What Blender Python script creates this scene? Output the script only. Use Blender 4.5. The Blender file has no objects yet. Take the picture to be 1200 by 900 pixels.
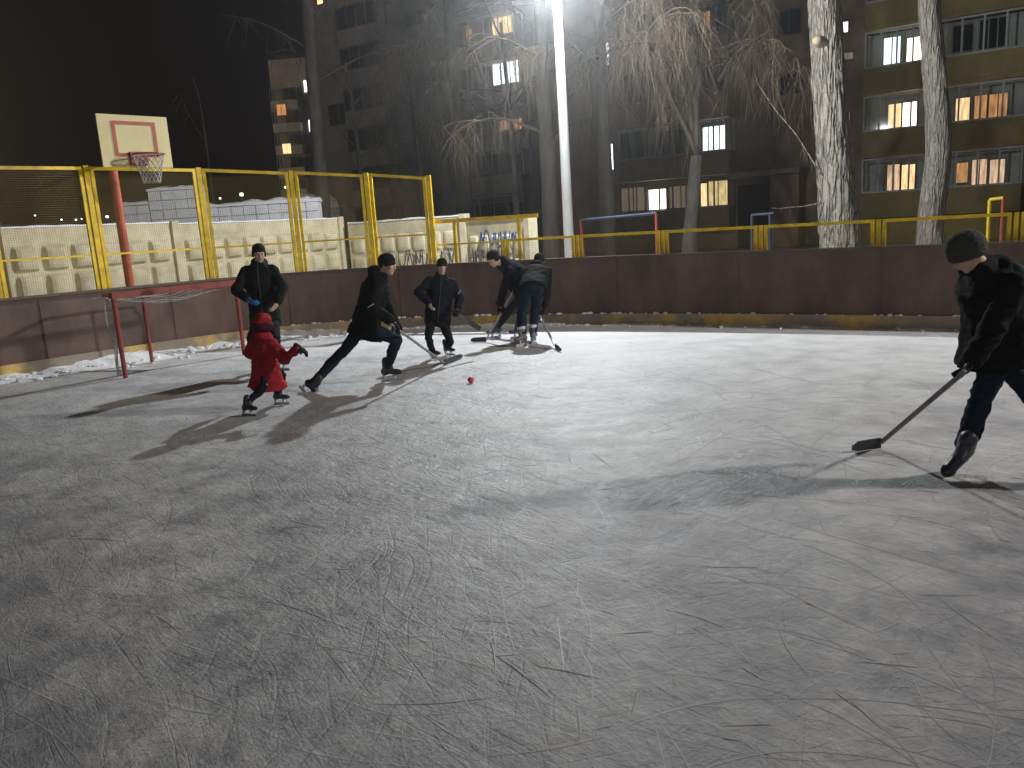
import bpy, bmesh, math, random
import numpy as np
from mathutils import Vector, Matrix, noise
R = math.radians
SC = bpy.context.scene
COL = SC.collection

# ------------------------------------------------------------------ camera, sky, lights, exposure
cam_d = bpy.data.cameras.new("camera")
cam = bpy.data.objects.new("camera", cam_d)
COL.objects.link(cam)
PITCH, ROLL = R(11.1), R(3.5)
fw = Vector((0, math.cos(PITCH), -math.sin(PITCH)))
up0 = Vector((0, math.sin(PITCH), math.cos(PITCH)))
r0 = Vector((1, 0, 0))
rv = r0 * math.cos(ROLL) - up0 * math.sin(ROLL)
uv = up0 * math.cos(ROLL) + r0 * math.sin(ROLL)
m3 = Matrix((rv, uv, -fw)).transposed()
cam.matrix_world = Matrix.Translation((0, 0, 1.7)) @ m3.to_4x4()
cam_d.sensor_width = 36.0
cam_d.lens = 28.08
cam_d.clip_start = 0.05
cam_d.clip_end = 2000
SC.camera = cam

world = bpy.data.worlds.new("World")
SC.world = world
world.use_nodes = True
bg = world.node_tree.nodes["Background"]
bg.inputs[0].default_value = (0.0036, 0.0026, 0.0026, 1)     # city night sky, dim brownish glow
bg.inputs[1].default_value = 1.0

def lamp(name, loc, power, radius, color, kind='POINT'):
    d = bpy.data.lights.new(name, kind)
    d.energy = power
    d.shadow_soft_size = radius
    d.color = color
    o = bpy.data.objects.new(name, d)
    o.location = loc
    COL.objects.link(o)
    return o
LAMP = Vector((1.30, 17.4, 6.66))
lamp("rink_lamp_light", LAMP - Vector((0, 0, .02)), 4300, 0.14, (0.93, 0.97, 1.0))
LAMP2 = Vector((15.5, 5.2, 7.4))
l2 = lamp("rink_lamp_light", LAMP2, 7800, 0.38, (1.0, 0.95, 0.90), 'SPOT')
l2.data.spot_size = R(84)
l2.data.spot_blend = 0.55
l2.rotation_euler = (Vector((0.5, 3.4, 0)) - LAMP2).to_track_quat('-Z', 'Y').to_euler()
FILL_LAMP3 = Vector((-7.0, -20.0, 10.5))
lamp("rink_lamp_light", FILL_LAMP3, 1850, 0.4, (1.0, 0.95, 0.90))  # unseen fill lamp added behind the camera to soften the shadows
FILL_LAMP4 = Vector((9.0, -21.0, 10.5))
lamp("rink_lamp_light", FILL_LAMP4, 1650, 0.4, (1.0, 0.95, 0.90))  # second added fill lamp, also unseen, behind the camera on the right
lamp("far_block_fill_light", Vector((-72.0, 78.0, 15.0)), 15000, 0.3, (1.0, 0.82, 0.6))  # unseen fill light added out of view to brighten the distant block

SC.view_settings.view_transform = 'Standard'
SC.view_settings.look = 'None'
SC.view_settings.gamma = 1.0
SC.view_settings.use_curve_mapping = False
SC.view_settings.exposure = 0.0
SC.render.engine = 'CYCLES'
SC.cycles.use_denoising = True
SC.cycles.max_bounces = 6
SC.cycles.diffuse_bounces = 3
SC.cycles.transparent_max_bounces = 12
SC.cycles.volume_bounces = 0
SC.cycles.sample_clamp_indirect = 4.0

# ------------------------------------------------------------------ materials
MATS = {}
def mat(name, col, rough=0.7, metal=0.0, var=0.0, vscale=4.0, bump=0.0, bscale=20.0, col2=None, spec=0.5, stretch=(1, 1, 1), emit=None, estr=1.0, thr=(0.35, 0.65)):
    if name in MATS:
        return MATS[name]
    m = bpy.data.materials.new(name)
    m.use_nodes = True
    nt = m.node_tree
    b = nt.nodes["Principled BSDF"]
    b.inputs["Base Color"].default_value = (*col, 1)
    b.inputs["Roughness"].default_value = rough
    b.inputs["Metallic"].default_value = metal
    b.inputs["Specular IOR Level"].default_value = spec
    tc = None
    if var or bump or col2:
        tc = nt.nodes.new("ShaderNodeTexCoord")
        mp = nt.nodes.new("ShaderNodeMapping")
        mp.inputs["Scale"].default_value = stretch
        nt.links.new(tc.outputs["Object"], mp.inputs["Vector"])
    if var or col2:
        n = nt.nodes.new("ShaderNodeTexNoise")
        n.inputs["Scale"].default_value = vscale
        n.inputs["Detail"].default_value = 8
        n.inputs["Roughness"].default_value = 0.65
        nt.links.new(mp.outputs[0], n.inputs["Vector"])
        cr = nt.nodes.new("ShaderNodeValToRGB")
        c2 = col2 if col2 else tuple(max(0, c * (1 - var)) for c in col)
        c1 = col if col2 else tuple(min(1, c * (1 + var)) for c in col)
        cr.color_ramp.elements[0].position = thr[0]
        cr.color_ramp.elements[1].position = thr[1]
        cr.color_ramp.elements[0].color = (*c2, 1)
        cr.color_ramp.elements[1].color = (*c1, 1)
        nt.links.new(n.outputs["Fac"], cr.inputs["Fac"])
        nt.links.new(cr.outputs[0], b.inputs["Base Color"])
    if bump:
        n2 = nt.nodes.new("ShaderNodeTexNoise")
        n2.inputs["Scale"].default_value = bscale
        n2.inputs["Detail"].default_value = 6
        nt.links.new(mp.outputs[0], n2.inputs["Vector"])
        bp = nt.nodes.new("ShaderNodeBump")
        bp.inputs["Strength"].default_value = min(1, bump)
        bp.inputs["Distance"].default_value = 0.02
        nt.links.new(n2.outputs["Fac"], bp.inputs["Height"])
        nt.links.new(bp.outputs[0], b.inputs["Normal"])
    if emit:
        b.inputs["Emission Color"].default_value = (*emit, 1)
        b.inputs["Emission Strength"].default_value = estr
    MATS[name] = m
    return m

def lit_mat(name, col, strength, curtain=0.5, scale=3.0):
    """a lit room seen through a window: curtains fall in soft vertical folds, the room behind is uneven"""
    m = mat(name, (0.3, 0.3, 0.3), 0.6)
    nt = m.node_tree
    b = nt.nodes["Principled BSDF"]
    tc = nt.nodes.new("ShaderNodeTexCoord")
    mp = nt.nodes.new("ShaderNodeMapping")
    mp.inputs["Scale"].default_value = (scale * 2.2, scale, scale * 0.35)
    n = nt.nodes.new("ShaderNodeTexNoise")
    n.inputs["Scale"].default_value = 1.6
    n.inputs["Detail"].default_value = 4
    oi = nt.nodes.new("ShaderNodeObjectInfo")
    ad = nt.nodes.new("ShaderNodeVectorMath")
    nt.links.new(tc.outputs["Object"], ad.inputs[0])
    nt.links.new(oi.outputs["Location"], ad.inputs[1])
    nt.links.new(ad.outputs[0], mp.inputs["Vector"])
    nt.links.new(mp.outputs[0], n.inputs["Vector"])
    mr = nt.nodes.new("ShaderNodeMapRange")
    mr.inputs["From Min"].default_value = 0.35
    mr.inputs["From Max"].default_value = 0.65
    mr.inputs["To Min"].default_value = strength * (1 - curtain)
    mr.inputs["To Max"].default_value = strength
    nt.links.new(n.outputs["Fac"], mr.inputs["Value"])
    b.inputs["Emission Color"].default_value = (*col, 1)
    nt.links.new(mr.outputs[0], b.inputs["Emission Strength"])
    return m

def glass_mat():
    m = bpy.data.materials.new("window_glass")
    m.use_nodes = True
    nt = m.node_tree
    nt.nodes.clear()
    o = nt.nodes.new("ShaderNodeOutputMaterial")
    mx = nt.nodes.new("ShaderNodeMixShader")
    fr = nt.nodes.new("ShaderNodeFresnel")
    t = nt.nodes.new("ShaderNodeBsdfTransparent")
    t.inputs[0].default_value = (0.86, 0.9, 0.9, 1)
    g = nt.nodes.new("ShaderNodeBsdfGlossy")
    g.inputs["Roughness"].default_value = 0.05
    nt.links.new(fr.outputs[0], mx.inputs[0])
    nt.links.new(t.outputs[0], mx.inputs[1])
    nt.links.new(g.outputs[0], mx.inputs[2])
    nt.links.new(mx.outputs[0], o.inputs[0])
    return m
GLASS = glass_mat()

YELLOW = mat("yellow_paint", (0.80, 0.55, 0.010), 0.45, var=0.25, vscale=6, bump=0.15, bscale=30)
RED = mat("red_paint", (0.235, 0.038, 0.029), 0.5, var=0.3, vscale=5, bump=0.1)
BLUE = mat("blue_paint", (0.03, 0.040, 0.075), 0.5, var=0.25, vscale=6)
WHITEP = mat("white_pole_paint", (0.62, 0.63, 0.62), 0.5, var=0.08, vscale=3)
BOARD = mat("brown_board_paint", (0.112, 0.069, 0.052), 0.62, var=0.35, vscale=1.6, bump=0.25, bscale=5, stretch=(1, 1, 0.45))
KICK = mat("yellow_kick_strip", (0.72, 0.46, 0.08), 0.6, col2=(0.27, 0.23, 0.18), vscale=1.5, thr=(0.46, 0.64), bump=0.2)
SNOW = mat("snow", (0.80, 0.81, 0.83), 0.75, var=0.07, vscale=7, bump=0.8, bscale=26)
SNOWG = mat("trodden_snow", (0.55, 0.55, 0.57), 0.8, col2=(0.25, 0.24, 0.24), vscale=0.8, bump=0.8, bscale=8)
CONC = mat("concrete", (0.70, 0.62, 0.42), 0.85, col2=(0.44, 0.38, 0.25), vscale=1.8, bump=0.35, bscale=18)
def bark_material(name, scale, dark, light, wid, dep):
    m = mat(name, (0.4, 0.37, 0.31), 0.9)
    nt = m.node_tree; N, L = nt.nodes, nt.links
    b = N["Principled BSDF"]
    tc = N.new("ShaderNodeTexCoord")
    mp = N.new("ShaderNodeMapping"); mp.inputs["Scale"].default_value = (1, 1, .15)
    L.new(tc.outputs["Object"], mp.inputs[0])
    v = N.new("ShaderNodeTexNoise"); v.inputs["Scale"].default_value = scale; v.inputs["Detail"].default_value = 2.5; v.inputs["Roughness"].default_value = .45
    v.inputs["Distortion"].default_value = .25
    L.new(mp.outputs[0], v.inputs["Vector"])
    sb = N.new("ShaderNodeMath"); sb.operation = 'SUBTRACT'; sb.inputs[1].default_value = .5
    ab = N.new("ShaderNodeMath"); ab.operation = 'ABSOLUTE'
    L.new(v.outputs["Fac"], sb.inputs[0]); L.new(sb.outputs[0], ab.inputs[0])
    cr = N.new("ShaderNodeValToRGB"); e = cr.color_ramp.elements
    e[0].position = .004; e[0].color = (*dark, 1)
    e[1].position = wid; e[1].color = (*light, 1)
    L.new(ab.outputs[0], cr.inputs[0])
    n2 = N.new("ShaderNodeTexNoise"); n2.inputs["Scale"].default_value = 14; n2.inputs["Detail"].default_value = 6
    L.new(tc.outputs["Object"], n2.inputs["Vector"])
    mm = N.new("ShaderNodeMix"); mm.data_type = 'RGBA'; mm.blend_type = 'MULTIPLY'; mm.inputs[0].default_value = .7
    c2 = N.new("ShaderNodeValToRGB"); c2.color_ramp.elements[0].position = .3; c2.color_ramp.elements[0].color = (.55, .55, .55, 1); c2.color_ramp.elements[1].position = .65
    L.new(n2.outputs["Fac"], c2.inputs[0])
    L.new(cr.outputs[0], mm.inputs[6]); L.new(c2.outputs[0], mm.inputs[7])
    L.new(mm.outputs[2], b.inputs["Base Color"])
    bp = N.new("ShaderNodeBump"); bp.inputs["Strength"].default_value = 1.0; bp.inputs["Distance"].default_value = dep
    mr = N.new("ShaderNodeMapRange"); mr.inputs["From Max"].default_value = .12
    L.new(ab.outputs[0], mr.inputs[0]); L.new(mr.outputs[0], bp.inputs["Height"])
    L.new(bp.outputs[0], b.inputs["Normal"])
    return m
BARK = bark_material("furrowed_bark", 7.5, (.22, .195, .16), (.42, .385, .32), .05, .075)
BARKS = bark_material("pale_bark", 10.0, (.27, .24, .20), (.41, .375, .315), .05, .04)
BARKD = mat("dark_bark", (0.12, 0.10, 0.08), 0.9, col2=(0.055, 0.045, 0.04), vscale=6, stretch=(1, 1, 0.25), bump=0.8)
BARKM = mat("grey_bark", (0.075, 0.064, 0.048), 0.9, col2=(0.036, 0.030, 0.024), vscale=6, stretch=(1, 1, 0.25), bump=0.8)
TWIG = mat("twig_bark", (0.125, 0.094, 0.060), 0.85, var=0.25, vscale=2)
WOODSH = mat("stick_shaft_grey", (0.30, 0.28, 0.26), 0.55, var=0.2)
BLADEM = mat("stick_blade_black", (0.03, 0.03, 0.034), 0.5, var=0.3)
STEEL = mat("skate_steel", (0.6, 0.61, 0.62), 0.25, metal=1.0)
SKIN = mat("skin", (0.50, 0.30, 0.22), 0.55, var=0.06, vscale=12)
WIRE = mat("galvanised_wire", (0.30, 0.225, 0.07), 0.5, metal=0.4, var=0.15)

# ------------------------------------------------------------------ mesh helpers
def link(name, bm, m=None, parent=None, smooth=False, loc=None, rotz=None):
    me = bpy.data.meshes.new(name)
    if isinstance(bm, bmesh.types.BMesh):
        bm.to_mesh(me)
        bm.free()
    else:
        me = bm
    if smooth:
        me.polygons.foreach_set("use_smooth", [True] * len(me.polygons))
    o = bpy.data.objects.new(name, me)
    COL.objects.link(o)
    for k in (m if isinstance(m, (list, tuple)) else [m] if m else []):
        me.materials.append(k)
    if parent:
        o.parent = parent
    if loc is not None:
        o.location = loc
    if rotz is not None:
        o.rotation_euler = (0, 0, rotz)
    return o

def tag(o, label=None, cat=None, group=None, kind=None):
    if label: o["label"] = label
    if cat: o["category"] = cat
    if group: o["group"] = group
    if kind: o["kind"] = kind
    return o

def empty(name, loc=(0, 0, 0), rotz=0, label=None, cat=None, group=None):
    o = bpy.data.objects.new(name, None)
    o.empty_display_size = 0.2
    COL.objects.link(o)
    o.location = loc
    o.rotation_euler = (0, 0, rotz)
    return tag(o, label, cat, group)

def ring_faces(bm, a, b):
    n = len(a)
    for i in range(n):
        bm.faces.new((a[i], a[(i + 1) % n], b[(i + 1) % n], b[i]))

def box(bm, lo, hi):
    x0, y0, z0 = lo
    x1, y1, z1 = hi
    v = [bm.verts.new(p) for p in ((x0, y0, z0), (x1, y0, z0), (x1, y1, z0), (x0, y1, z0), (x0, y0, z1), (x1, y0, z1), (x1, y1, z1), (x0, y1, z1))]
    for f in ((3, 2, 1, 0), (4, 5, 6, 7), (0, 1, 5, 4), (1, 2, 6, 5), (2, 3, 7, 6), (3, 0, 4, 7)):
        bm.faces.new([v[i] for i in f])

def frame_of(d, hint=Vector((0, 0, 1))):
    d = d.normalized()
    if abs(d.dot(hint)) > 0.98:
        hint = Vector((1, 0, 0)) if abs(d.x) < 0.9 else Vector((0, 1, 0))
    a = d.cross(hint).normalized()
    b = a.cross(d).normalized()
    return a, b

def bar(bm, p, q, w, h=None, hint=Vector((0, 0, 1))):
    """rectangular bar from p to q"""
    p, q = Vector(p), Vector(q)
    h = h or w
    a, b = frame_of(q - p, hint)
    rr = []
    for c in (p, q):
        rr.append([bm.verts.new(c + a * sx * w / 2 + b * sy * h / 2) for sx, sy in ((-1, -1), (1, -1), (1, 1), (-1, 1))])
    ring_faces(bm, rr[0], rr[1])
    bm.faces.new(rr[0][::-1])
    bm.faces.new(rr[1])

def tube(bm, pts, rad, n=10, cap=True):
    pts = [Vector(p) for p in pts]
    rad = rad if isinstance(rad, (list, tuple)) else [rad] * len(pts)
    rings = []
    prev = None
    for i, p in enumerate(pts):
        d = (pts[min(i + 1, len(pts) - 1)] - pts[max(i - 1, 0)])
        if d.length < 1e-9: d = Vector((0, 0, 1))
        d.normalize()
        if prev is None:
            a, b = frame_of(d)
        else:
            a = (prev - d * prev.dot(d))
            a = a.normalized() if a.length > 1e-6 else frame_of(d)[0]
            b = a.cross(d)
        prev = a
        rings.append([bm.verts.new(p + (a * math.cos(t) + b * math.sin(t)) * rad[i]) for t in (2 * math.pi * k / n for k in range(n))])
    for x, y in zip(rings, rings[1:]):
        ring_faces(bm, x, y)
    if cap:
        bm.faces.new(rings[0][::-1])
        bm.faces.new(rings[-1])

def loft(bm, rings, n=20):
    """rings: (centre, axis_a, axis_b, ra, rb)"""
    rr = []
    for c, a, b, ra, rb in rings:
        rr.append([bm.verts.new(c + a * math.cos(t) * ra + b * math.sin(t) * rb) for t in (2 * math.pi * k / n for k in range(n))])
    for x, y in zip(rr, rr[1:]):
        ring_faces(bm, x, y)
    bm.faces.new(rr[0][::-1])
    bm.faces.new(rr[-1])

def capsule(bm, p, rp, q, rq, n=14):
    p, q = Vector(p), Vector(q)
    d = q - p
    L = d.length
    if L < 1e-6: d = Vector((0, 0, 1))
    d = d.normalized()
    a, b = frame_of(d)
    rings = []
    for k in range(1, 5):
        t = math.pi / 2 * k / 4
        rings.append((p - d * rp * math.cos(t), a, b, rp * math.sin(t), rp * math.sin(t)))
    for k in range(0, 4):
        t = math.pi / 2 * k / 4
        rings.append((q + d * rq * math.sin(t), a, b, rq * math.cos(t), rq * math.cos(t)))
    loft(bm, rings, n)

def ellipsoid(bm, c, axes, radii, n=18, m=12):
    c = Vector(c)
    A, B, Cc = axes
    rings = []
    for k in range(1, m):
        t = math.pi * k / m
        rings.append((c - Cc * radii[2] * math.cos(t), A, B, radii[0] * math.sin(t), radii[1] * math.sin(t)))
    loft(bm, rings, n)

def fuse(bm, voxel, smooth=6, fold=0.0, fscale=9.0, seed=0.0):
    """weld overlapping shapes into one continuous skin"""
    bmesh.ops.recalc_face_normals(bm, faces=bm.faces[:])
    me = bpy.data.meshes.new("tmp")
    bm.to_mesh(me)
    bm.free()
    o = bpy.data.objects.new("tmp", me)
    COL.objects.link(o)
    r = o.modifiers.new("r", 'REMESH')
    r.mode = 'VOXEL'
    r.voxel_size = voxel
    s = o.modifiers.new("s", 'SMOOTH')
    s.iterations = smooth
    s.factor = 0.5
    dg = bpy.context.evaluated_depsgraph_get()
    out = bpy.data.meshes.new_from_object(o.evaluated_get(dg))
    bpy.data.objects.remove(o)
    bpy.data.meshes.remove(me)
    if fold:
        off = Vector((seed * 3.1, seed * 1.7, seed))
        nr = [v.normal.copy() for v in out.vertices]
        for v, n in zip(out.vertices, nr):
            q = Vector((v.co.x * fscale, v.co.y * fscale, v.co.z * fscale * 1.8)) + off
            h = 1 - abs(noise.noise(q)) * 2.2
            v.co += n * fold * (h - 0.4) + n * fold * 0.5 * noise.noise(q * 2.3)
    return out

rng = random.Random(11)

# ------------------------------------------------------------------ ground, ice, boards
BASE = [Vector((x, y, 0)) for x, y in [(-14, 4.85), (-7.3, 11.3), (-6.4, 12.4), (-5.6, 13.3), (-4.7, 14.05), (-3.86, 14.48), (-2.9, 14.65), (-2.0, 14.62), (-1.3, 14.45), (-.4, 14.15), (.65, 13.75), (1.52, 13.38), (2.4, 12.87), (3.35, 12.28), (4.4, 11.58), (5.33, 10.92), (6.5, 10.1), (16, 3.6)]]
def catmull(pts, per=8):
    out = []
    for i in range(len(pts) - 1):
        p0, p1, p2, p3 = pts[max(i - 1, 0)], pts[i], pts[i + 1], pts[min(i + 2, len(pts) - 1)]
        for k in range(per):
            t = k / per
            out.append(0.5 * ((2 * p1) + (p2 - p0) * t + (2 * p0 - 5 * p1 + 4 * p2 - p3) * t * t + (3 * p1 - p0 - 3 * p2 + p3) * t ** 3))
    out.append(pts[-1].copy())
    return out
mid = BASE[1:-1]
LINE = [BASE[0]] + catmull(mid, 5) + [BASE[-1]]
NRM = []
for i in range(len(LINE)):
    d = LINE[min(i + 1, len(LINE) - 1)] - LINE[max(i - 1, 0)]
    d.normalize()
    NRM.append(Vector((-d.y, d.x, 0)))          # away from the ice
def offset(dist, z=0.0):
    return [p + n * dist + Vector((0, 0, z)) for p, n in zip(LINE, NRM)]

def ground_sheet():
    bm = bmesh.new()
    for i in range(4):
        pass
    s = 900
    v = [bm.verts.new(p) for p in ((-s, -s, -0.02), (s, -s, -0.02), (s, s, -0.02), (-s, s, -0.02))]
    bm.faces.new(v)
    return bm
tag(link("snow_ground", ground_sheet(), SNOWG), kind="structure", label="trodden snow ground around the rink")

def ice_material():
    m = bpy.data.materials.new("scraped_ice")
    m.use_nodes = True
    nt = m.node_tree
    N, L = nt.nodes, nt.links
    b = N["Principled BSDF"]
    tc = N.new("ShaderNodeTexCoord")
    def nz(scale, detail=6, rough=0.6, stretch=None, rot=0):
        n = N.new("ShaderNodeTexNoise")
        n.inputs["Scale"].default_value = scale
        n.inputs["Detail"].default_value = detail
        n.inputs["Roughness"].default_value = rough
        if stretch:
            mp = N.new("ShaderNodeMapping")
            mp.vector_type = 'TEXTURE'
            mp.inputs["Rotation"].default_value = (0, 0, rot)
            mp.inputs["Scale"].default_value = tuple(1 / c for c in stretch)
            L.new(tc.outputs["Object"], mp.inputs[0])
            L.new(mp.outputs[0], n.inputs["Vector"])
        else:
            L.new(tc.outputs["Object"], n.inputs["Vector"])
        return n.outputs["Fac"]
    def math_(op, a, bb):
        n = N.new("ShaderNodeMath")
        n.operation = op
        for i, x in enumerate((a, bb)):
            if isinstance(x, (int, float)): n.inputs[i].default_value = x
            else: L.new(x, n.inputs[i])
        return n.outputs[0]
    big = nz(0.55, 5, 0.6)
    med = nz(3.2, 5, 0.6)
    s1 = nz(2.6, 8, 0.74, (1.0, 3.2, 1), R(38))
    s2 = nz(2.9, 8, 0.74, (1.0, 3.6, 1), R(-52))
    fine = nz(38, 4, 0.6)
    m2 = nz(0.9, 9, 0.72)
    mix = math_('ADD', math_('MULTIPLY', big, 0.7), math_('ADD', math_('MULTIPLY', med, 0.75), math_('ADD', math_('MULTIPLY', s1, 0.35), math_('ADD', math_('MULTIPLY', s2, 0.35), math_('MULTIPLY', m2, 0.7)))))
    # fine blade scuffs: thin elongated streaks in many directions, bent by a slow noise
    wn = N.new("ShaderNodeTexNoise"); wn.inputs["Scale"].default_value = 0.55; wn.inputs["Detail"].default_value = 1
    L.new(tc.outputs["Object"], wn.inputs["Vector"])
    wv = N.new("ShaderNodeVectorMath"); wv.operation = 'MULTIPLY_ADD'; wv.inputs[1].default_value = (1.1, 1.1, 0)
    L.new(wn.outputs["Color"], wv.inputs[0]); L.new(tc.outputs["Object"], wv.inputs[2])
    streak = None
    for k, (ang, sc, hi) in enumerate(((20, 1.3, .67), (52, 1.1, .68), (84, 1.5, .68), (118, 1.2, .67), (152, 1.3, .68), (66, 2.2, .69), (131, 2.0, .69))):
        mp = N.new("ShaderNodeMapping")
        mp.vector_type = 'TEXTURE'; mp.inputs["Rotation"].default_value = (0, 0, R(ang)); mp.inputs["Scale"].default_value = (1, 1 / 24, 1); mp.inputs["Location"].default_value = (k * 3.7, k * 11.3, k * 2.1)
        L.new(wv.outputs[0], mp.inputs[0])
        n = N.new("ShaderNodeTexNoise"); n.inputs["Scale"].default_value = sc; n.inputs["Detail"].default_value = 1.5
        L.new(mp.outputs[0], n.inputs["Vector"])
        q = N.new("ShaderNodeMapRange"); q.inputs["From Min"].default_value = hi - .06; q.inputs["From Max"].default_value = hi + .04
        L.new(n.outputs["Fac"], q.inputs["Value"])
        streak = q.outputs[0] if streak is None else math_('ADD', streak, math_('MULTIPLY', q.outputs[0], -1 if k % 3 == 1 else 1))
    cr = N.new("ShaderNodeValToRGB")
    e = cr.color_ramp.elements
    e[0].position = 0.42; e[0].color = (0.17, 0.17, 0.185, 1)
    e[1].position = 0.60; e[1].color = (0.43, 0.424, 0.415, 1)
    mid_ = e.new(0.5); mid_.color = (0.27, 0.268, 0.268, 1)
    L.new(math_('ADD', math_('DIVIDE', mix, 2.85), math_('MULTIPLY', streak, -0.013)), cr.inputs["Fac"])
    sep = N.new("ShaderNodeSeparateXYZ"); L.new(tc.outputs["Object"], sep.inputs[0])
    line = math_('ADD', math_('MULTIPLY', sep.outputs[0], 0.30), sep.outputs[1])
    dust_falloff = N.new("ShaderNodeMapRange")  # snow dust plus lamp falloff painted in: colour whitens toward the far boards
    dust_falloff.inputs["From Min"].default_value = 3.0; dust_falloff.inputs["From Max"].default_value = 12.5
    dust_falloff.inputs["To Max"].default_value = 0.85
    L.new(math_('ADD', line, math_('MULTIPLY', math_('SUBTRACT', m2, 0.5), 9.0)), dust_falloff.inputs["Value"])
    mxd = N.new("ShaderNodeMix"); mxd.data_type = 'RGBA'
    L.new(dust_falloff.outputs[0], mxd.inputs[0]); L.new(cr.outputs[0], mxd.inputs[6]); mxd.inputs[7].default_value = (.71, .715, .725, 1)
    L.new(mxd.outputs[2], b.inputs["Base Color"])
    rr = N.new("ShaderNodeMapRange")
    rr.inputs["From Min"].default_value = 0.35
    rr.inputs["From Max"].default_value = 0.65
    rr.inputs["To Min"].default_value = 0.38
    rr.inputs["To Max"].default_value = 0.62
    L.new(med, rr.inputs["Value"])
    L.new(rr.outputs[0], b.inputs["Roughness"])
    b.inputs["Specular IOR Level"].default_value = 0.35
    h = math_('ADD', math_('MULTIPLY', s1, 0.45), math_('ADD', math_('MULTIPLY', s2, 0.45), math_('ADD', math_('MULTIPLY', med, 1.25), math_('ADD', math_('MULTIPLY', streak, -0.045), math_('MULTIPLY', fine, 0.10)))))
    bp = N.new("ShaderNodeBump")
    bp.inputs["Strength"].default_value = 0.7
    bp.inputs["Distance"].default_value = 0.035
    L.new(h, bp.inputs["Height"])
    L.new(bp.outputs[0], b.inputs["Normal"])
    return m
bm = bmesh.new()
pl = [bm.verts.new(p) for p in offset(0.0, 0.0)]
pl += [bm.verts.new(p) for p in ((16, -14, 0), (-14, -14, 0))]
bm.faces.new(pl[::-1])
bmesh.ops.triangulate(bm, faces=bm.faces[:])
bmesh.ops.recalc_face_normals(bm, faces=bm.faces[:])
if bm.faces[0].normal.z < 0:
    bmesh.ops.reverse_faces(bm, faces=bm.faces[:])
tag(link("ice_rink", bm, ice_material()), kind="structure", label="scratched grey rink ice dusted with snow and painted brighter toward the far lamp")

def strip_mesh(bm, inner, outer, z0, z1):
    """closed wall along the rink line between offsets inner and outer"""
    a0, a1, b0, b1 = offset(inner, z0), offset(inner, z1), offset(outer, z0), offset(outer, z1)
    rings = [[bm.verts.new(q) for q in (w, x, y, z)] for w, x, y, z in zip(a0, b0, b1, a1)]
    for r1, r2 in zip(rings, rings[1:]):
        ring_faces(bm, r1, r2)
    bm.faces.new(rings[0][::-1])
    bm.faces.new(rings[-1])
boards = empty("rink_boards", (0, 0, 0), 0, "dark brown painted boards curving round the far end of the ice", "rink boards")
bm = bmesh.new(); strip_mesh(bm, 0.02, 0.07, 0.0, 1.10)
link("board_panel", bm, BOARD, boards)
bm = bmesh.new(); strip_mesh(bm, -0.015, 0.10, 1.10, 1.135)
link("top_rail", bm, mat("board_cap", (0.10, 0.065, 0.05), 0.5, var=0.25, vscale=3), boards)
bm = bmesh.new(); strip_mesh(bm, -0.012, 0.018, 0.0, 0.19)
link("kick_strip", bm, KICK, boards)
SEAM = BOARD
acc = 0.0
for i in range(1, len(LINE)):
    seg = (LINE[i] - LINE[i - 1]).length
    k = 0.0
    while acc + (seg - k) >= 2.0:
        k += 2.0 - acc
        acc = 0.0
        t = k / seg
        p = LINE[i - 1].lerp(LINE[i], t)
        n = NRM[i - 1].lerp(NRM[i], t).normalized()
        bm = bmesh.new()
        bar(bm, p + n * 0.014 + Vector((0, 0, .20)), p + n * 0.014 + Vector((0, 0, 1.095)), 0.022, 0.012, n)
        link("seam_strip", bm, SEAM, boards)
    acc += seg - k

# snow thrown up against the boards
def snow_line(i0, i1, w, hgt, seed, gap=0.0):
    bm = bmesh.new()
    pts = LINE[i0:i1]
    nn = NRM[i0:i1]
    rings = []
    fine = []
    for a, b, na, nb in zip(pts, pts[1:], nn, nn[1:]):
        st = max(1, int((b - a).length / 0.06))
        for k in range(st):
            fine.append((a.lerp(b, k / st), na.lerp(nb, k / st)))
    for j, (p, n) in enumerate(fine):
        q = p * 2.3 + Vector((seed, 0, 0))
        amp = max(0.0, 0.55 + 0.8 * noise.noise(p * .9 + Vector((seed, 0, 0))) + 0.35 * noise.noise(q * 1.7))
        if gap and noise.noise(p * 0.8 + Vector((seed * 2, 3, 0))) < gap: amp *= 0.12
        ww = w * (0.55 + 0.6 * amp)
        ring = []
        for t in range(8):
            u = t / 7
            h = hgt * amp * (1 - u) ** 1.6 * (1 + 0.5 * noise.noise(q * 2.2 + Vector((0, 0, u * 3))) + .35 * noise.noise(p * 11 + Vector((u * 5, 0, seed))))
            ring.append(bm.verts.new(p - n * (0.0 + ww * u) + Vector((0, 0, max(h, 0.004 if t < 7 else -0.004)))))
        rings.append(ring)
    for a, b in zip(rings, rings[1:]):
        for t in range(7):
            bm.faces.new((a[t], a[t + 1], b[t + 1], b[t]))
    bmesh.ops.recalc_face_normals(bm, faces=bm.faces[:])
    return bm
def tagged_snow(bm, label):
    return tag(link("snow_bank", bm, SNOW, smooth=True), kind="stuff", label=label, cat="snow")
tagged_snow(snow_line(0, 30, 0.80, 0.13, 4.2), "white scraped snow heaped along the foot of the left boards")
tagged_snow(snow_line(29, len(LINE), 0.22, 0.05, 9.7, gap=-0.1), "thin broken snow line along the foot of the far boards")

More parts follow.
